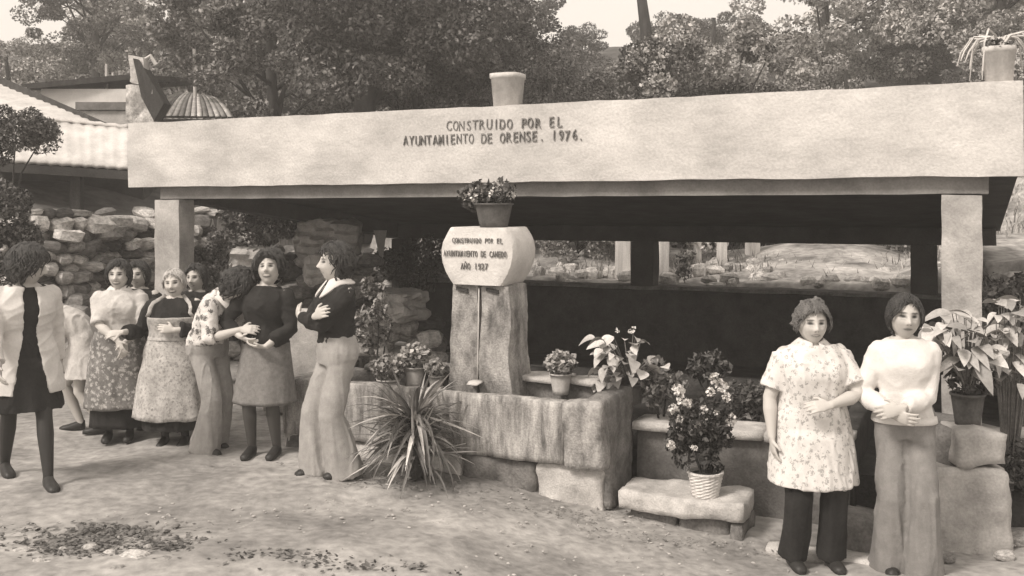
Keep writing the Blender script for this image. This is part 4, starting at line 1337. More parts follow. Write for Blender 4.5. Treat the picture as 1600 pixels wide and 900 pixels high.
# left-edge dark bush on the bank and the bush on the shed roof line
bush_px('dark_bush', 'large dark bush at the left edge above the walking woman', [(-90, 280, 20, 370), (-20, 300, 40, 390), (-60, 300, 10, 430)], 9.0, 14000, .04, M_leafd, seed=31, depth=.4, rad=.17)
bush_px('round_bush', 'round dark bush growing before the whitewashed shed roof', [(-60, 182, 30, 225), (0, 180, 50, 225), (40, 200, 72, 226), (-40, 205, 60, 240)], 10.6, 12000, .035, M_leafd, seed=32, depth=.2, rad=.17, base=1.9)
bush_px('ivy_clump', 'dark leafy clump right of the left front post inside the open side', [(312, 360, 360, 440), (360, 330, 460, 380), (400, 320, 470, 350)], 12.4, 4200, .06, M_leafd, seed=34, depth=.4, rad=.22, base=.9)
bush_px('ivy_clump', 'dark shrub hiding the corner left of the rear post in the shade', [(575, 400, 690, 440), (600, 370, 690, 420)], 14.4, 3000, .06, M_leafd, seed=35, depth=.3, rad=.2, base=.9)

# ------------------------------------------------------------------ added air volume that pales the hill and lifts the dark tones
mb = MB(); mb.box(-62, 62, -32, 77, -3.0, 16.0)
hz = link('added_haze', mesh_from('added_haze', mb))
hm = bpy.data.materials.new('added_haze'); hm.use_nodes = True
hn = hm.node_tree; hn.nodes.clear()
pv = hn.nodes.new('ShaderNodeVolumePrincipled'); pv.inputs['Density'].default_value = 0.006
pv.inputs['Color'].default_value = (1.0, .97, .93, 1); pv.inputs['Anisotropy'].default_value = 0.2
oo = hn.nodes.new('ShaderNodeOutputMaterial'); hn.links.new(pv.outputs[0], oo.inputs['Volume'])
hz.data.materials.append(hm); tag(hz, kind='stuff')
# ------------------------------------------------------------------ people
M_skin = paint_mat('skin')
K_ = dict(bump=0.15, rough=.9)
CLO = {
    'dark_knit': mat('dark_knit', .026, .3, 14, bump=.5, fine=160, rough=1),
    'black': mat('black_cloth', .022, .3, 9, bump=.3, rough=1),
    'white_knit': mat('white_knit', .66, .06, 10, bump=.3, fine=140, rough=1),
    'white': mat('white_cloth', .66, .08, 8, bump=.2, rough=1),
    'pale': mat('pale_cloth', .52, .14, 10, bump=.3, rough=1),
    'apron_pale': mat('pale_apron', .44, .25, 7, bump=.4, rough=1, spots=(34, .42, .27)),
    'floral': mat('floral_coat', .64, .07, 6, bump=.15, rough=1, spots=(30, .38, .36)),
    'floral_dark': mat('dark_floral_apron', .17, .3, 12, bump=.2, rough=1, spots=(26, .42, .42)),
    'pattern': mat('patterned_blouse', .60, .15, 12, bump=.2, rough=1, spots=(20, .48, .12)),
    'grey': mat('grey_flannel', .21, .14, 14, bump=.25, fine=150, rough=1),
    'grey_l': mat('light_flannel', .32, .14, 14, bump=.25, fine=150, rough=1),
    'tweed': mat('tweed_skirt', .2, .2, 30, bump=.3, fine=180, rough=1),
    'jacket': mat('light_jacket', .56, .1, 6, bump=.2, rough=1),
    'shoe': mat('black_shoe', .03, .2, 9, rough=.45, bump=.1),
    'hair_d': mat('dark_hair', .030, .7, 18, rough=.55, bump=.8, fine=130, spec=.5),
    'hair_m': mat('brown_hair', .12, .5, 18, rough=.55, bump=.8, fine=130, spec=.5),
    'hair_w': mat('white_hair', .48, .25, 18, rough=.7, bump=.8, fine=130),
}


def remesh(mb, voxel, smooth=3, dec=None, factor=.5):
    me = mesh_from('tmp', mb)
    o = bpy.data.objects.new('tmp', me); C.objects.link(o)
    m = o.modifiers.new('r', 'REMESH'); m.mode = 'VOXEL'; m.voxel_size = voxel
    if smooth:
        m = o.modifiers.new('s', 'SMOOTH'); m.iterations = smooth; m.factor = factor
    if dec:
        m = o.modifiers.new('d', 'DECIMATE'); m.ratio = dec
    dg = bpy.context.evaluated_depsgraph_get()
    out = bpy.data.meshes.new_from_object(o.evaluated_get(dg))
    bpy.data.objects.remove(o); bpy.data.meshes.remove(me)
    out.polygons.foreach_set('use_smooth', [True] * len(out.polygons))
    return out


def getv(me):
    v = np.zeros(len(me.vertices) * 3); me.vertices.foreach_get('co', v); return v.reshape(-1, 3)


def getn(me):
    v = np.zeros(len(me.vertices) * 3); me.vertices.foreach_get('normal', v); return v.reshape(-1, 3)


def wrinkle(me, amps, seed, zs=(1, 1, 1)):
    v = getv(me); n = getn(me); d = np.zeros(len(v))
    for i, (a, f) in enumerate(amps):
        w_ = wn(v * np.array(zs), f, seed + i)
        d += a * (w_ if i == 0 else (0.7 - 1.9 * np.abs(w_) ** .8))
    d = np.maximum(d, -.0065)
    me.vertices.foreach_set('co', (v + n * d[:, None]).ravel()); me.update()


PROF = np.array([
    (.78, .150, .100, .00), (.82, .165, .113, .008), (.87, .172, .120, .010), (.92, .160, .112, .006), (1.00, .134, .096, 0), (1.06, .131, .096, 0),
    (1.13, .143, .108, -.008), (1.19, .150, .122, -.016), (1.24, .156, .112, -.010), (1.28, .160, .096, 0), (1.315, .140, .080, .004),
    (1.34, .100, .068, .005), (1.365, .062, .058, .003)])


def head_shape(d, smile=0.0):
    dx, dy, dz = d[:, 0], d[:, 1], d[:, 2]
    neg = np.clip(-dz, 0, 1)
    x = dx * .077 * (1 - .26 * neg ** 1.5)
    y = dy * .094
    y = np.where(dy > 0, y * (1 - .35 * neg), y * (1 - .04 * neg))
    z = dz * .112
    fr = sst(-.05, -.45, dy)
    ax = np.abs(x)
    G = lambda a, b, s: np.exp(-((a - b) / s) ** 2)
    o = .028 * G(x, 0, .0115) * (G(z, -.020, .014) + .42 * G(z, .004, .018))
    o += .008 * G(ax, .013, .007) * G(z, -.026, .008)
    o -= .015 * G(ax, .030, .014) * G(z, .014, .011)
    o += .005 * G(z, .034, .009) * G(x, 0, .05)
    o += (.006 + .006 * smile) * G(ax, .039, .018) * G(z, -.024, .018)
    o += .006 * G(x, 0, .024) * G(z, -.054, .010)
    o -= .005 * G(x, 0, .022) * G(z, -.054, .003)
    o += .009 * G(x, 0, .022) * G(z, -.096, .016)
    y = y - o * fr
    return np.stack([x, y, z], 1)


def head_paint(p, base, smile, hairc=None):
    """pigment and painted cheek shading at head-local points"""
    x, y, z = p[:, 0], p[:, 1], p[:, 2]; ax = np.abs(x); fr = (y < -.045)
    c = base * (1 + .07 * wn(p, 14, 5) + .05 * wn(p, 34, 6))
    c *= 1 - .10 * np.exp(-((ax - .04) / .02) ** 2 - ((z + .02) / .02) ** 2)  # shading painted into the cheeks
    def el(cx, cz, rx, rz, val, soft=.35, tilt=0):
        nonlocal c
        q = np.sqrt(((ax if cx else x) - cx) ** 2 / rx ** 2 + (z - cz - tilt * (ax - cx)) ** 2 / rz ** 2)
        k = (1 - sst(1 - soft, 1 + soft, q)) * fr
        c = c * (1 - k) + val * k
    el(.031, .030, .019, .0052, base * .30, tilt=-.06)
    el(.030, .012, .0185, .0095, base * .42); el(.030, -.004, .016, .004, base * .72)
    el(.030, .012, .012, .0060, .03)
    el(.008, -.030, .004, .003, .12)
    if smile > .5:
        el(0, -.054 , .031, .0150, .08); el(0, -.0515, .025, .0070, .68)
    elif smile > 0:
        el(0, -.054, .026, .008, .16); el(0, -.053, .016, .003, .5)
    else:
        el(0, -.054, .023, .0075, base * .42); el(0, -.054, .021, .0025, .10)
    return c


def ik(S, W, hint, a, b):
    S, W = Vector(S), Vector(W); d = W - S; L = min(d.length, (a + b) * .999)
    W = S + d.normalized() * L
    t = (a * a - b * b + L * L) / (2 * L); h = math.sqrt(max(a * a - t * t, 0))
    u = d.normalized(); n = Vector(hint); n = (n - u * n.dot(u)).normalized()
    return S + u * t + n * h, W


def hand(mb, W, d, n, side, curl=.35):
    """palm + four fingers + thumb. d pointing, n palm normal, side: +1 thumb on +s"""
    d = Vector(d).normalized(); n = Vector(n); n = (n - d * n.dot(d)).normalized(); s = d.cross(n)
    W = Vector(W)
    mb.tube([W - d * .015, W + d * .02, W + d * .055, W + d * .088, W + d * .096], [(.024, .019), (.030, .016), (.040, .015), (.039, .012), (.030, .008)], seg=12, up=s)
    for i, (o, L) in enumerate(((-.031, .060), (-.0105, .074), (.0105, .080), (.031, .072))):
        oo = o * -side
        p = W + d * (.086 - .004 * abs(i - 1.5)) + s * oo; pts = [p - d * .02, p]; dr = (d + s * oo * 1.6).normalized(); c = 0
        for f in (.45, .32, .23):
            c += curl * (1.1 - .1 * i)
            q = (dr * math.cos(c) + n * math.sin(c)).normalized(); p = p + q * L * f; pts.append(p)
        mb.tube(pts, [.0085, .0088, .0082, .0075, .0058], seg=7)
    # index side is at s*(+-); thumb
    b = W + d * .030 + s * (.028 * -side)
    p1 = b + (d * .55 + s * (-side) * .75 + n * .25).normalized() * .038
    p2 = p1 + (d * .85 + s * (-side) * .30 + n * .4).normalized() * .030
    mb.tube([b - d * .01, b, p1, p2], [.012, .0125, .0100, .0072], seg=8)


class Person:
    def __init__(s, label, px, Y, foot_py, H, rz=0, bw=1.0, hip=(0, 0, .88), N=(0, .005, 1.355), head=None, hyaw=0, hpitch=0, hroll=0, shyaw=0,
                 wr=None, wl=None, er=(-.6, .6, -.3), el=(.6, .6, -.3), feet=((-.09, 0), (.09, 0)), knee=(0, -1, 0), handr=None, handl=None, curl=(.35, .35),
                 skin=.47, smile=0, bare=None, group=None, sho=1.0, stock=.03, z=None):
        s.k = H / 1.6
        x = (px - 800) / F * Y
        zz = gz(x, Y)
        s.root = thing('person', label, 'person', (x, Y, zz), math.radians(rz), group)
        s.root.scale = (s.k, s.k, s.k)
        s.bw = bw; s.hip = Vector(hip); s.N = Vector(N); s.skin = skin; s.smile = smile
        s.tdir = (s.N - s.hip).normalized()
        s.head = Vector(head) if head else s.N + s.tdir * .117 + Vector((0, -.016, 0))
        s.Hm = Matrix.Rotation(math.radians(hyaw), 3, 'Z') @ Matrix.Rotation(math.radians(hpitch), 3, 'X') @ Matrix.Rotation(math.radians(hroll), 3, 'Y')
        s.shax = Matrix.Rotation(math.radians(shyaw), 3, 'Z') @ Vector((1, 0, 0))
        sw = .160 * (1 + (bw - 1) * .45) * sho
        base = s.N - s.tdir * .072
        s.SR = base - s.shax * sw; s.SL = base + s.shax * sw
        wr = wr or (-sw - .06, -.03, .80); wl = wl or (sw + .06, -.03, .80)
        s.ER, s.WR = ik(s.SR, wr, er, .275, .245); s.EL, s.WL = ik(s.SL, wl, el, .275, .245)
        s.feet = feet
        hw = .085 * (1 + (bw - 1) * .5)
        s.legs = []
        for sg, f in zip((-1, 1), feet):
            Hj = s.hip + Vector((sg * hw, 0, -.05)); A = Vector((f[0], f[1] + .02, .075))
            Kn, A = ik(Hj, A, knee, .40, .385); s.legs.append((Hj, Kn, A))
        s.stock = stock
        s.handr = handr or ((s.WR - s.ER).normalized(), (.6, -.2, 0)); s.handl = handl or ((s.WL - s.EL).normalized(), (-.6, -.2, 0))
        s.curl = curl
        s.make_body()
        s.shoes()

    def spine(s, z):
        u = (z - .88) / .475
        c = s.hip + Vector((0, 0, .22))
        if u <= 0:
            # below the hips: hang down towards between the feet
            mid = Vector(((s.feet[0][0] + s.feet[1][0]) / 2, (s.feet[0][1] + s.feet[1][1]) / 2, 0))
            t = min(1, -u * .475 / .88)
            p = s.hip.lerp(mid, t * .8); p.z = s.hip.z - (.88 - z)
            return p, Vector((0, 0, 1)), Vector((1, 0, 0))
        u = min(u, 1.05)
        p = s.hip * (1 - u) ** 2 + c * 2 * u * (1 - u) + s.N * u * u
        d = (c - s.hip) * 2 * (1 - u) + (s.N - c) * 2 * u
        return p, d.normalized(), Vector((1, 0, 0)).lerp(s.shax, min(u, 1)).normalized()

    def ring(s, z, off=0, n=40, rx=None, ry=None, yo=None, fold=None, q=2.35, ang=None, back=0):
        if rx is None:
            rx = np.interp(z, PROF[:, 0], PROF[:, 1]); ry = np.interp(z, PROF[:, 0], PROF[:, 2]); yo = np.interp(z, PROF[:, 0], PROF[:, 3])
            f = 1 + (s.bw - 1) * float(np.interp(z, [1.15, 1.33, 1.36], [1, .5, 0])); fy = 1 + (s.bw - 1) * 1.25 * float(np.interp(z, [1.15, 1.33, 1.36], [1, .5, 0]))
            rx = rx * f; ry = ry * fy
        yo = yo or 0
        p, d, ax = s.spine(z); ax = (ax - d * ax.dot(d)).normalized(); by = d.cross(ax)
        a = np.arange(n) / n * 2 * math.pi if ang is None else np.asarray(ang)
        c_, s_ = np.cos(a), np.sin(a)
        rr = (np.abs(c_) ** q + np.abs(s_) ** q) ** (-1 / q)
        if fold is not None: rr = rr * (1 + fold(a))
        X = (rx + off) * c_ * rr; Yv = (ry + off) * s_ * rr + yo
        return np.array(p)[None] + X[:, None] * np.array(ax)[None] + Yv[:, None] * np.array(by)[None]

    def make_body(s):
        mb = MB()
        zs = [.79, .82, .87, .92, .97, 1.02, 1.08, 1.14, 1.19, 1.24, 1.28, 1.31, 1.34, 1.362]
        mb.loft([s.ring(z, n=28) for z in zs])
        nk = s.head - s.Hm @ Vector((0, -.01, .07))
        mb.tube([s.N - s.tdir * .05, s.N, s.N.lerp(nk, .5), nk + (s.head - nk) * .3], [.066, .054, .050, .050], seg=14)
        nu, nv = 60, 44
        hb = MB(); hb.ell((0, 0, 0), (1, 1, 1), nu=nu, nv=nv, fn=lambda v: head_shape(v @ np.array([[1, 0, 0], [0, 1, 0], [0, 0, 1]]), s.smile))
        for sg in (-1, 1):
            hb.ell((sg * .072, .012, -.004), (.010, .019, .031), nu=10, nv=8)
        hv = hb.verts() * 1.11 @ np.array(s.Hm).T + np.array(s.head)
        mb.add(hv, hb.f)
        aw = 1 + (s.bw - 1) * .5
        for S, E, W, hd, sd, cu in ((s.SR, s.ER, s.WR, s.handr, -1, s.curl[0]), (s.SL, s.EL, s.WL, s.handl, 1, s.curl[1])):
            mb.ell(S, (.052 * aw,) * 3, nu=12, nv=8)
            mb.tube([S, S.lerp(E, .4), E, E.lerp(W, .3), E.lerp(W, .75), W], [.048 * aw, .045 * aw, .037 * aw, .040 * aw, .029, .023], seg=14)
            hand(mb, W, hd[0], hd[1], sd, cu)
        for Hj, Kn, A in s.legs:
            mb.tube([Hj + Vector((0, 0, .05)), Hj, Hj.lerp(Kn, .5), Kn, Kn.lerp(A, .3), Kn.lerp(A, .7), A, A - Vector((0, 0, .05))],
                    [.078 * aw, .084 * aw, .070 * aw, .052 * aw, .054, .042, .033, .034], seg=14)
            mb.tube([A + Vector((0, .03, -.04)), A + Vector((0, -.05, -.045)), A + Vector((0, -.13, -.055))], [(.03, .028), (.036, .022), (.025, .014)], seg=10, up=(1, 0, 0))
        me = remesh(mb, .0052, 1, .34, .35)
        v = getv(me)
        hl_ = (v - np.array(s.head)) @ np.array(s.Hm) / 1.11
        dist = np.linalg.norm(hl_ / np.array([.085, .12, .125]), axis=1)
        col = np.full(len(v), s.skin)
        ph = head_paint(hl_, s.skin, s.smile)
        isn = dist < 1.08
        col = np.where(isn, ph, col)
        if s.stock is not None:
            col = np.where(v[:, 2] < .72, s.stock, col)
        rgba = np.stack([col * 1.0, col * .955, col * .90, np.ones(len(v))], 1)
        at = me.color_attributes.new('paint', 'FLOAT_COLOR', 'POINT')
        at.data.foreach_set('color', rgba.ravel())
        me.materials.append(M_skin); me.name = 'body'
        link('body', me, s.root)

    def shoes(s, heel=.02):
        for (Hj, Kn, A) in s.legs:
            mb = MB()
            x, y = A.x, A.y; rings = []
            n = 16
            for (yy, w_, h_) in ((.045, .018, .035), (.04, .030, .055), (.01, .036, .06), (-.05, .040, .045), (-.10, .044, .036), (-.15, .040, .03), (-.18, .022, .022)):
                a = np.arange(n) / n * 2 * math.pi
                zc = np.clip(np.sin(a) * h_ + h_ * .8, 0.002, None)
                rings.append(np.stack([x + np.cos(a) * w_, np.full(n, y + yy - .01), zc], 1))
            mb.loft(rings); part('shoe', mb, CLO['shoe'], s.root, True)

    def hair(s, m, vol=.022, length=-.06, curl=.25, face=(.071, .090, -.020), top=.0, seed=1, bun=False, fringe=0):
        mb = MB(); nu, nv = 72, 52

        def fn(v):
            p = head_shape(v)
            x, z = p[:, 0], p[:, 2]
            q = np.sqrt(((x - .016 * sst(.0, .08, z)) / face[0]) ** 2 + ((z - face[2] - .006) / face[1]) ** 2) + .05 * wn(v, 2.2, seed + 7)
            isface = (1 - sst(.92, 1.12, q)) * sst(.12, -.12, v[:, 1])
            side = np.abs(v[:, 0])
            low = sst(length - .02, length + .025, z + .02 * np.clip(v[:, 1], -1, 1) * -1)
            m_ = (1 - isface) * low
            n1 = wn(v, 1.1, seed) * .5 + wn(v, 2.6, seed + 1) * .5
            fine = wn(v, 5.5, seed + 2, 14)
            t = vol * (1 - .25 * sst(.2, -.6, v[:, 1])) * (1 + curl * n1 + curl * .45 * fine) + top * np.clip(v[:, 2], 0, 1)
            out = v / np.linalg.norm(v, axis=1)[:, None]
            base = np.stack([p[:, 0], np.clip(p[:, 1], -.094, 1), p[:, 2]], 1)
            return base + out * (t * m_ - .016 * (1 - m_))[:, None]
        mb.ell((0, 0, 0), (1, 1, 1), nu=nu, nv=nv, fn=fn)
        if bun:
            mb.ell((0, .10, .02), (.035, .03, .035), nu=14, nv=10)
        v = mb.verts() * 1.11 @ np.array(s.Hm).T + np.array(s.head); mb.v = [v]
        part('hair', mb, m, s.root, True)
        # combed strands over the shell
        g = np.random.default_rng(seed + 90); st = MB()
        for i in range(170):
            az = g.uniform(0, 6.283); pole = np.array([.02, -.25 if math.sin(az) < 0 else 0, .97])
            a0, a1 = g.uniform(.1, .9), g.uniform(1.2, 2.5); lim = g.uniform(.80, 1.04)
            pts = []; ph_ = g.uniform(0, 6.28)
            for t in np.linspace(a0, a1, 8):
                aa = az + .16 * math.sin(t * 5 + ph_) * (1 + curl)
                dvec = np.array([math.sin(t) * math.cos(aa), math.sin(t) * math.sin(aa), math.cos(t)]) + pole * .18 * max(0, 1 - t)
                dvec /= np.linalg.norm(dvec)
                q_ = head_shape(dvec[None])[0]
                inside = (q_[0] / (face[0] * lim)) ** 2 + ((q_[2] - face[2]) / (face[1] * lim)) ** 2 < 1 and dvec[1] < .05
                if inside or q_[2] < length - .012: break
                pts.append(s.Hm @ (Vector(q_ + dvec * (vol * (1 + .12 * math.sin(t * 7 + ph_)) + .002)) * 1.11) + s.head)
            if len(pts) > 2:
                st.tube(pts, [.002] + [.0052] * (len(pts) - 2) + [.0015], seg=5)
        if st.n: tag(part('hair_strands', st, m, s.root, True), kind='stuff')
        # loose locks so the outline is not smooth
        g = np.random.default_rng(seed + 40); lk = MB()
        for i in range(int(30 + 160 * curl)):
            d = g.normal(size=3); d /= np.linalg.norm(d)
            if d[1] < -.25 and d[2] < .62: continue
            p = head_shape(d[None])[0]
            if p[2] < length: continue
            o = Vector(p + d * vol * .8); t = Vector(np.cross(d, g.normal(size=3))).normalized()
            D_ = Vector(d); L_ = vol * g.uniform(.7, 1.5) + .008
            pts = [o - t * L_ * .6, o - t * L_ * .2 + D_ * vol * .25, o + t * L_ * .3 + D_ * vol * .28, o + t * L_ * .8]
            pts = [s.Hm @ (q * 1.11) + s.head for q in pts]
            lk.tube(pts, [.003, .0065, .0065, .002], seg=5)
        if lk.n: tag(part('hair_locks', lk, m, s.root, True), kind='stuff')

    def top(s, m, z0=.90, off=.016, sleeve=2.0, hem=0.0, name='sweater', soff=.014, cuff=0, vneck=False, seed=1, voxel=.0095, loose=0, ztop=1.352, amps=((.005, 2.6), (.006, 5.5), (.0025, 11)), sl_w=1.0):
        mb = MB()
        zs = list(np.arange(z0, 1.30, .035)) + [1.31, 1.335, ztop]
        rings = []
        for i, z in enumerate(zs):
            t = max(0, 1 - (z - z0) / .12)
            rings.append(s.ring(z, off + hem * t + loose * max(0, 1 - abs(z - 1.02) / .2), n=36))
        mb.loft(rings)
        aw = 1 + (s.bw - 1) * .5
        for S, E, W in ((s.SR, s.ER, s.WR), (s.SL, s.EL, s.WL)):
            mb.ell(S, (.046 * aw + soff * .8,) * 3, nu=12, nv=8)
            pts = [S, S.lerp(E, .35), S.lerp(E, .7), E, E.lerp(W, .3), E.lerp(W, .65), E.lerp(W, .93)]
            rad = [.050, .048, .043, .042, .042, .036, .028]
            ts = [0, .35, .7, 1, 1.3, 1.65, 1.93]
            P_, R_ = [], []
            for p, r_, t in zip(pts, rad, ts):
                if t <= sleeve + 1e-6: P_.append(p); R_.append(r_ * aw + soff * sl_w)
            if sleeve < 1.93 and sleeve not in ts:
                p = S.lerp(E, sleeve) if sleeve < 1 else E.lerp(W, sleeve - 1); P_.append(p); R_.append(float(np.interp(sleeve, ts, rad)) * aw + soff * sl_w * 1.1)
            mb.tube(P_, R_, seg=16)
        me = remesh(mb, voxel, 8, None)
        wrinkle(me, amps, seed)
        me.materials.append(m); return link(name, me, s.root)

    def coat(s, m, zhem, flare=.05, sleeve=.85, name='housecoat', seed=1, off=.022, sl_w=1.3, nf=9, fold=.035, ztop=1.35):
        """dress / housecoat: torso plus skirt in one garment"""
        mb = MB(); zs = [zhem, zhem + .03] + list(np.arange(zhem + .08, 1.29, .045)) + [1.31, 1.335, ztop]
        rings = []
        r = random.Random(seed); ph = [r.uniform(0, 6.28) for _ in range(3)]
        for z in zs:
            if z < .84:
                t = (.84 - z) / max(.84 - zhem, .01)
                rx = .172 * s.bw + off + flare * t; ry = .140 * (1 + (s.bw - 1) * 1.1) + off + flare * t * .9 + .02 * t
                fo = lambda a, t=t: fold * t * (np.cos(nf * a + ph[0]) + .6 * np.cos((nf + 4) * a + ph[1]) + .4 * np.cos(3 * a + ph[2]))
                rings.append(s.ring(z, 0, n=72, rx=rx, ry=ry, yo=.008, fold=fo, q=2.2))
            else:
                rings.append(s.ring(z, off + (.034 if s.bw > 1.3 else .014) * max(0, 1 - abs(z - 1.04) / .16), n=72))
        mb.loft(rings)
        aw = 1 + (s.bw - 1) * .5
        if sleeve:
            for S, E, W in ((s.SR, s.ER, s.WR), (s.SL, s.EL, s.WL)):
                mb.ell(S, (.048 * aw + .010,) * 3, nu=12, nv=8)
                e = S.lerp(E, sleeve) if sleeve <= 1 else E.lerp(W, sleeve - 1)
                pts = [S, S.lerp(E, min(sleeve, 1) * .5)] + ([E] if sleeve > 1 else []) + [e]
                mb.tube(pts, [.052 * aw + .014 * sl_w, .050 * aw + .015 * sl_w] + ([.045 * aw + .014 * sl_w] if sleeve > 1 else []) + [.046 * aw + .020 * sl_w], seg=18)
        me = remesh(mb, .0095, 3, None)
        wrinkle(me, ((.006, 2.2), (.007, 4.5), (.003, 11)), seed, (1, 1, .45))
        me.materials.append(m); return link(name, me, s.root)

    def skirt(s, m, zhem, zt=1.0, flare=.06, name='skirt', nf=7, fold=.05, seed=2, off=.012):
        r = random.Random(seed); ph = [r.uniform(0, 6.28) for _ in range(3)]
        rings = []
        for z in np.linspace(zt, zhem, 22):
            if z > .86:
                rings.append(s.ring(z, off, n=96))
            else:
                t = (.86 - z) / (.86 - zhem)
                fo = lambda a, t=t: fold * t * (np.cos(nf * a + ph[0]) * .6 + .5 * np.cos((nf + 5) * a + ph[1]) + .4 * np.cos(3 * a + ph[2]))
                rings.append(s.ring(z, 0, n=96, rx=.172 * s.bw + off + flare * t, ry=.122 * s.bw + off + flare * t, yo=.008, fold=fo, q=2.2))
        # turn the hem under so it has thickness
        rings.append(rings[-1] * np.array([1, 1, 1]) + (rings[-1].mean(0) - rings[-1]) * .05 + np.array([0, 0, .004]))
        rings.append(rings[-1] + (rings[-1].mean(0) - rings[-1]) * .3 + np.array([0, 0, .05]))
        mb = MB(); mb.loft(rings[::-1]); rough_up(mb, .002, 6, seed)
        return part(name, mb, m, s.root, True)

    def apron(s, m, z0, z1, half=1.75, off=.026, flare=.06, bib=None, seed=3, name='apron', fold=.03, straps=True):
        nu = 60; r = random.Random(seed); ph = r.uniform(0, 6)
        pts = []; zs = np.linspace(z1, z0, 20)
        for z in zs:
            a = np.linspace(-math.pi / 2 - half, -math.pi / 2 + half, nu)
            if z > .86: q = s.ring(z, off + .004 * 0, ang=a)
            else:
                t = (.86 - z) / (.86 - z0)
                fo = lambda a, t=t: fold * t * (np.cos(9 * a + ph) + .7 * np.cos(15 * a))
                q = s.ring(z, 0, rx=.172 * s.bw + off + flare * t + .006, ry=.122 * s.bw + off + flare * t + .008, yo=.008, ang=a, fold=fo, q=2.2)
            pts.append(q)
        mb = MB(); mb.grid(np.concatenate(pts), nu, 20); rough_up(mb, .007, 3.2, seed); rough_up(mb, .003, 8, seed + 9)
        o = part(name, mb, m, s.root, True)
        mod = o.modifiers.new('thick', 'SOLIDIFY'); mod.thickness = .006; mod.offset = 0
        # waist band
        mb = MB(); a = np.linspace(0, 2 * math.pi, 40, endpoint=False)
        mb.loft([s.ring(z1 - .018, off + .012, ang=a), s.ring(z1 + .012, off + .012, ang=a), s.ring(z1 + .012, off - .004, ang=a), s.ring(z1 - .018, off - .004, ang=a)], caps=False)
        part('waist_band', mb, m, s.root, True)
        if bib:
            pts = []; zb = np.linspace(z1, bib[0], 12)
            for i, z in enumerate(zb):
                h_ = bib[1] + (bib[2] - bib[1]) * i / 11
                a = np.linspace(-math.pi / 2 - h_, -math.pi / 2 + h_, 24)
                pts.append(s.ring(z, off + .006, ang=a))
            mb = MB(); mb.grid(np.concatenate(pts), 24, 12); rough_up(mb, .002, 6, seed)
            o = part('bib', mb, m, s.root, True); mod = o.modifiers.new('thick', 'SOLIDIFY'); mod.thickness = .006; mod.offset = 0
            if straps:
                for sg in (0, -1):
                    st = Vector(pts[-1][sg]); nd = s.N + s.shax * (.075 if sg else -.075) - s.tdir * .01
                    nd = s.N + s.shax * ((-.075) if (st - s.N).dot(s.shax) < 0 else .075) + Vector((0, -.01, -.012))
                    ang = -math.pi / 2 + (bib[2] if sg else -bib[2]) * .8
                    mids = [Vector(s.ring(z, off + .012, ang=[ang])[0]) for z in np.linspace(bib[0], 1.31, 4)]
                    mb = MB(); mb.tube([st] + mids[1:] + [nd + s.tdir * .025], [(.018, .004)] * 5, seg=8, up=s.shax); part('strap', mb, m, s.root, True)

    def trousers(s, m, zt=.99, knee=.075, hem=.13, name='trousers', off=.020, seed=5, dark_hem=False, zhem=.03, depth=1.0):
        mb = MB(); mb.loft([s.ring(z, off, n=32) for z in (.775, .80, .83, .87, .91, .95, zt)])
        aw = 1 + (s.bw - 1) * .6
        for (Hj, Kn, A) in s.legs:
            g_ = Vector((A.x, A.y - .02, zhem))
            pts = [Hj + Vector((0, 0, .04)), Hj - Vector((0, 0, .03)), Hj.lerp(Kn, .4), Hj.lerp(Kn, .75), Kn, Kn.lerp(g_, .35), Kn.lerp(g_, .7), g_]
            rad = [.090 * aw, .100 * aw, .090 * aw, (knee + .006), knee, knee + (hem - knee) * .35, knee + (hem - knee) * .72, hem]
            mb.tube(pts, [(a * (1 if a < .1 else .95), a * depth) for a in rad], seg=22, up=(1, 0, 0))
        me = remesh(mb, .0095, 3, None); wrinkle(me, ((.005, 2.6), (.008, 5), (.003, 12)), seed, (1, 1, .3))
        me.materials.append(m); return link(name, me, s.root)

    def collar(s, m, r=.062, h=.03, v=.07, name='collar', spread=.02):
        mb = MB(); n = 40; rings = []
        up = s.tdir
        ax = s.shax; by = up.cross(ax)
        a = np.linspace(-math.pi / 2 + .25, 1.5 * math.pi - .25, n)
        for (k, dr, dz) in ((0, 0, h), (1, .008, h * .8), (2, .030 + spread, -.010), (3, .028 + spread, -.016), (4, .004, h * .55)):
            pt = []
            for t in a:
                f = max(0, -math.sin(t)) ** 2
                rr = r + dr + (spread * f if k in (2, 3) else 0)
                pt.append(s.N + ax * (math.cos(t) * rr) + by * (math.sin(t) * rr) + up * (dz - (v * f if k in (2, 3) else v * .25 * f)))
            rings.append(np.array([tuple(q) for q in pt]))
        mb.grid(np.concatenate(rings), n, 5)
        o = part(name, mb, m, s.root, True); mod = o.modifiers.new('thick', 'SOLIDIFY'); mod.thickness = .005
        return o


c = CLO
# 1 -- woman in housecoat
p = Person('older woman in a white flowered housecoat and dark trousers at the right', 1268, 6.12, 876, 1.60, rz=4, bw=1.2, sho=.95,
           wr=(-.27, -.06, .79), wl=(.02, -.245, 1.02), el=(1, .25, -.15), er=(-.5, .5, 0), handl=((-1, -.1, -.05), (.1, .6, -.5)), handr=((.1, -.15, -1), (1, 0, 0)),
           hyaw=-6, smile=0.3, feet=((-.13, -.03), (.10, -.06)), skin=.50, stock=None, curl=(.3, .25))
p.trousers(c['black'], knee=.085, hem=.088, zhem=.06)
p.coat(c['floral'], .505, off=.038, flare=.02, sleeve=.80, seed=3, sl_w=1.6, nf=5, fold=.018)
p.collar(c['floral'], r=.068, spread=.02, v=.09)
p.hair(c['hair_m'], vol=.023, length=-.030, curl=.8, seed=3, face=(0.076, 0.092, -0.024))
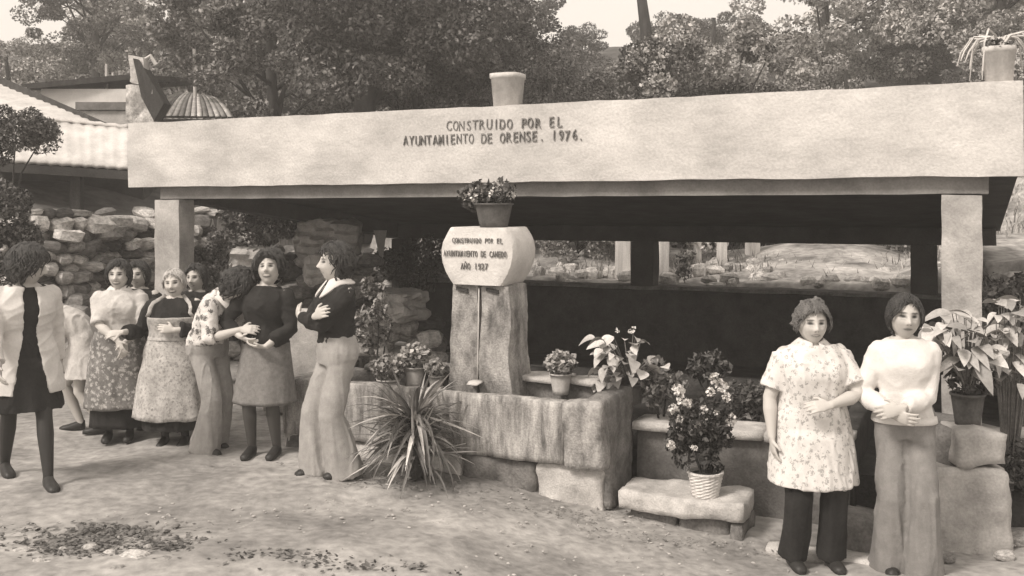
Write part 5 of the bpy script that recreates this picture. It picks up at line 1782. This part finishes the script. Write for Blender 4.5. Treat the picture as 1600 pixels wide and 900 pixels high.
# 2 -- white sweater
p = Person('dark haired woman in a white sweater and flared grey trousers at the far right', 1413, 6.0, 895, 1.66, rz=-12, bw=.90,
           wr=(-.10, -.20, .945), wl=(-.05, -.235, .985), er=(-.6, .6, -.3), el=(.6, .6, -.3), handr=((.65, -.5, -.15), (.2, .8, .2)), handl=((-1, -.05, -.25), (0, .9, -.2)),
           hyaw=4, hroll=3, feet=((-.085, .0), (.085, -.09)), skin=.47, sho=.92)
p.trousers(c['grey'], knee=.084, hem=.125, zhem=.015)
p.top(c['white_knit'], z0=.885, off=.022, soff=.019, sleeve=1.93, loose=.004, seed=8, name='sweater', amps=((.006, 2.2), (.004, 5)))
mb = MB(); mb.loft([p.ring(.865, .022), p.ring(.87, .028), p.ring(.905, .03), p.ring(.91, .02)]); part('hem_band', mb, c['white_knit'], p.root, True)
p.hair(c['hair_d'], vol=.014, length=-.085, curl=.5, seed=12, face=(0.069, 0.096, -0.024), top=.004)
# 3 -- crossed arms
p = Person('person with folded arms in a dark sweater, white collar and pale flared trousers, in profile', 526, 7.15, 740, 1.645, rz=-58,
           wr=(.13, -.205, 1.135), wl=(-.12, -.225, 1.115), er=(-.9, -.1, -.8), el=(.9, -.1, -.8), handr=((1, .1, .35), (0, .9, 0)), handl=((-1, .15, .3), (0, .9, 0)),
           hyaw=-12, hpitch=-4, feet=((-.08, -.10), (.09, .04)), skin=.5, stock=None, smile=.3, sho=1.06)
p.trousers(c['grey_l'], knee=.088, hem=.135, zhem=.02)
p.top(c['dark_knit'], z0=.93, off=.018, soff=.018, sleeve=1.93, seed=21, name='sweater')
p.collar(c['white'], r=.060, spread=.03, v=.10, h=.035)
p.hair(c['hair_d'], vol=.032, length=-.085, curl=.35, seed=23, face=(0.076, 0.093, -0.024), top=.008)
# 4 -- laughing woman
p = Person('curly haired woman laughing in a dark sweater and tweed skirt, hands clasped in front', 415, 7.7, 716, 1.56, rz=-6,
           wr=(-.135, -.17, .965), wl=(.08, -.215, .90), er=(-1, .4, -.1), el=(1, .45, -.2), handr=((.95, -.35, -.35), (0, .5, .6)), handl=((-1, -.05, .0), (0, .2, .8)),
           hyaw=6, hpitch=-14, hroll=-3, smile=1, feet=((-.11, -.02), (.085, 0)), skin=.52, stock=.07, bw=1.06, head=(.03, .0, 1.478))
p.skirt(c['tweed'], .43, flare=.055, nf=4, fold=.03, seed=6)
p.top(c['dark_knit'], z0=.90, off=.018, soff=.018, sleeve=1.72, seed=31, name='sweater')
p.hair(c['hair_d'], vol=.042, length=-.06, curl=.5, seed=33, face=(0.070, 0.090, -0.024), top=.012)
# 5 -- bending woman
p = Person('woman with dark hair bending forward in a patterned blouse and pale flared trousers', 330, 7.85, 712, 1.56, rz=62,
           hip=(0, .03, .87), N=(0, -.17, 1.27), head=(0, -.275, 1.345), hpitch=42, hyaw=10, wr=(-.10, -.41, 1.02), wl=(.05, -.36, .99), er=(-.5, .2, -1), el=(.5, .2, -1),
           handr=((.3, -1, .05), (.7, 0, -.4)), handl=((-.3, -1, -.1), (-.5, 0, .5)), feet=((-.10, -.02), (.09, .08)), skin=.5, stock=None)
p.trousers(c['grey_l'], knee=.088, hem=.125, zhem=.02)
p.top(c['pattern'], z0=.88, off=.020, soff=.020, sleeve=1.15, seed=41, name='blouse', amps=((.007, 2.6), (.006, 6)), sl_w=1.3)
p.collar(c['white'], r=.066, spread=.02, v=.06)
p.hair(c['hair_d'], vol=.036, length=-.085, curl=.4, seed=43, face=(0.060, 0.078, -0.040), top=.01)
# 6 -- white haired woman in apron
p = Person('white haired woman smiling in a dark cardigan under a long pale bib apron', 273, 8.05, 700, 1.42, rz=3, bw=1.32,
           wr=(-.40, -.22, 1.06), wl=(.06, -.23, 1.08), er=(-.5, .2, -1), el=(1, .1, -.4), handr=((-1, -.3, -.1), (.2, .6, -.5)), handl=((-1, -.2, .15), (0, .9, -.2)),
           smile=1, hyaw=0, skin=.52, stock=.02, hroll=-4)
p.coat(c['black'], .17, flare=.05, sleeve=1.78, name='dark_dress', seed=51, off=.010, sl_w=.9)
p.apron(c['apron_pale'], .27, 1.00, half=1.85, off=.040, flare=.085, bib=(1.19, 1.25, .95), fold=.03)
p.hair(c['hair_w'], vol=.016, length=-.04, curl=.3, seed=53, face=(0.074, 0.093, -0.022))
# 7 -- woman in pale blouse
p = Person('smiling dark haired woman in a pale short sleeved blouse and dark flowered half apron', 186, 8.2, 690, 1.47, rz=12, bw=1.15,
           wr=(.03, -.25, .92), wl=(.09, -.24, .90), er=(-1, .2, -.4), el=(1, .2, -.5), handr=((.45, -.3, -1), (.5, .6, 0)), handl=((-.1, -.2, -1), (-.5, .6, 0)),
           smile=1, hyaw=-6, skin=.52, stock=.02)
p.skirt(c['black'], .13, flare=.04, seed=61)
p.top(c['pale'], z0=.92, off=.018, soff=.02, sleeve=.95, seed=62, name='blouse', sl_w=1.3)
p.apron(c['floral_dark'], .30, .97, half=1.9, off=.028, flare=.055, fold=.03, seed=63)
p.collar(c['white'], r=.062, spread=.01, v=.13)
p.hair(c['hair_d'], vol=.024, length=-.08, curl=.3, seed=64, face=(0.072, 0.090, -0.022))
# 8, 9 -- faces behind
p = Person('woman peering over the shoulder of the woman in the pale blouse, beside the left post', 217, 8.62, 690, 1.44, rz=-8, hyaw=8, skin=.46, smile=.3, stock=.02)
p.coat(c['black'], .2, flare=.05, sleeve=1.8, name='dark_dress', seed=71); p.hair(c['hair_d'], vol=.022, length=-.07, curl=.3, seed=72)
p = Person('woman in a dark cardigan peering out between the white haired woman and the bending one', 307, 8.55, 690, 1.43, rz=-5, hyaw=-4, skin=.46, smile=.3, stock=.02)
p.coat(c['black'], .2, flare=.05, sleeve=1.8, name='dark_dress', seed=81); p.hair(c['hair_d'], vol=.022, length=-.07, curl=.3, seed=82)
# 10 -- walking woman at the left edge
p = Person('woman in open light jacket and dark dress walking in from the left edge', 40, 6.9, 735, 1.63, rz=38,
           hyaw=70, hpitch=10, wr=(-.22, -.28, .84), wl=(.24, .10, .78), er=(-.4, 1, -.2), el=(.3, 1, 0), N=(0, -.03, 1.35), feet=((-.07, .28), (.08, -.30)), skin=.4, stock=.03, sho=1.05)
p.coat(c['black'], .50, flare=.05, sleeve=0, name='dark_dress', seed=91, off=.012)
def jacket(p, m):
    mb = MB(); zs = np.concatenate([np.linspace(.62, 1.29, 18), [1.315, 1.335, 1.35]]); n = 64
    outs, ins = [], []
    for z in zs:
        gap = float(np.interp(z, [.62, 1.0, 1.2, 1.34], [.5, .22, .24, .24]))
        a = np.linspace(-math.pi / 2 + gap, 1.5 * math.pi - gap, n)
        if z < .84:
            t = (.84 - z) / .22
            outs.append(p.ring(z, 0, rx=.172 + .04 + .035 * t, ry=.122 + .04 + .045 * t, yo=.008, ang=a, q=2.2)); ins.append(p.ring(z, 0, rx=.172 + .024 + .035 * t, ry=.122 + .022 + .045 * t, yo=.008, ang=a, q=2.2))
        else:
            outs.append(p.ring(z, .038, ang=a)); ins.append(p.ring(z, .020, ang=a))
    rings = [np.concatenate([o_, i_[::-1]]) for o_, i_ in zip(outs, ins)]
    mb.loft(rings)
    for S, E, W in ((p.SR, p.ER, p.WR), (p.SL, p.EL, p.WL)):
        mb.ell(S, (.062,) * 3, nu=14, nv=10)
        mb.tube([S, S.lerp(E, .5), E, E.lerp(W, .4), E.lerp(W, .88)], [.062, .060, .056, .050, .046], seg=18)
    me = remesh(mb, .009, 3, None); wrinkle(me, ((.005, 2.3), (.004, 6)), 93); me.materials.append(m); link('jacket', me, p.root)
jacket(p, c['jacket'])
p.hair(c['hair_d'], vol=.036, length=-.10, curl=.25, seed=94, face=(0.066, 0.088, -0.030), top=.008)
# 11 -- girl behind
p = Person('woman in a pale smock with bare legs bending down behind the walking woman', 124, 8.4, 690, 1.45, rz=-78, hip=(0, .04, .84), N=(0, -.30, 1.10), head=(0, -.41, 1.13), hpitch=45, skin=.48, stock=None, bw=1.0,
           wr=(-.12, -.40, .66), wl=(.12, -.42, .66), er=(-.4, .5, 0), el=(.4, .5, 0), feet=((-.08, -.02), (.10, .22)))
p.coat(c['pale'], .56, flare=.06, sleeve=.95, name='smock', seed=101, fold=.04)
p.hair(c['hair_d'], vol=.022, length=-.07, curl=.3, seed=102)
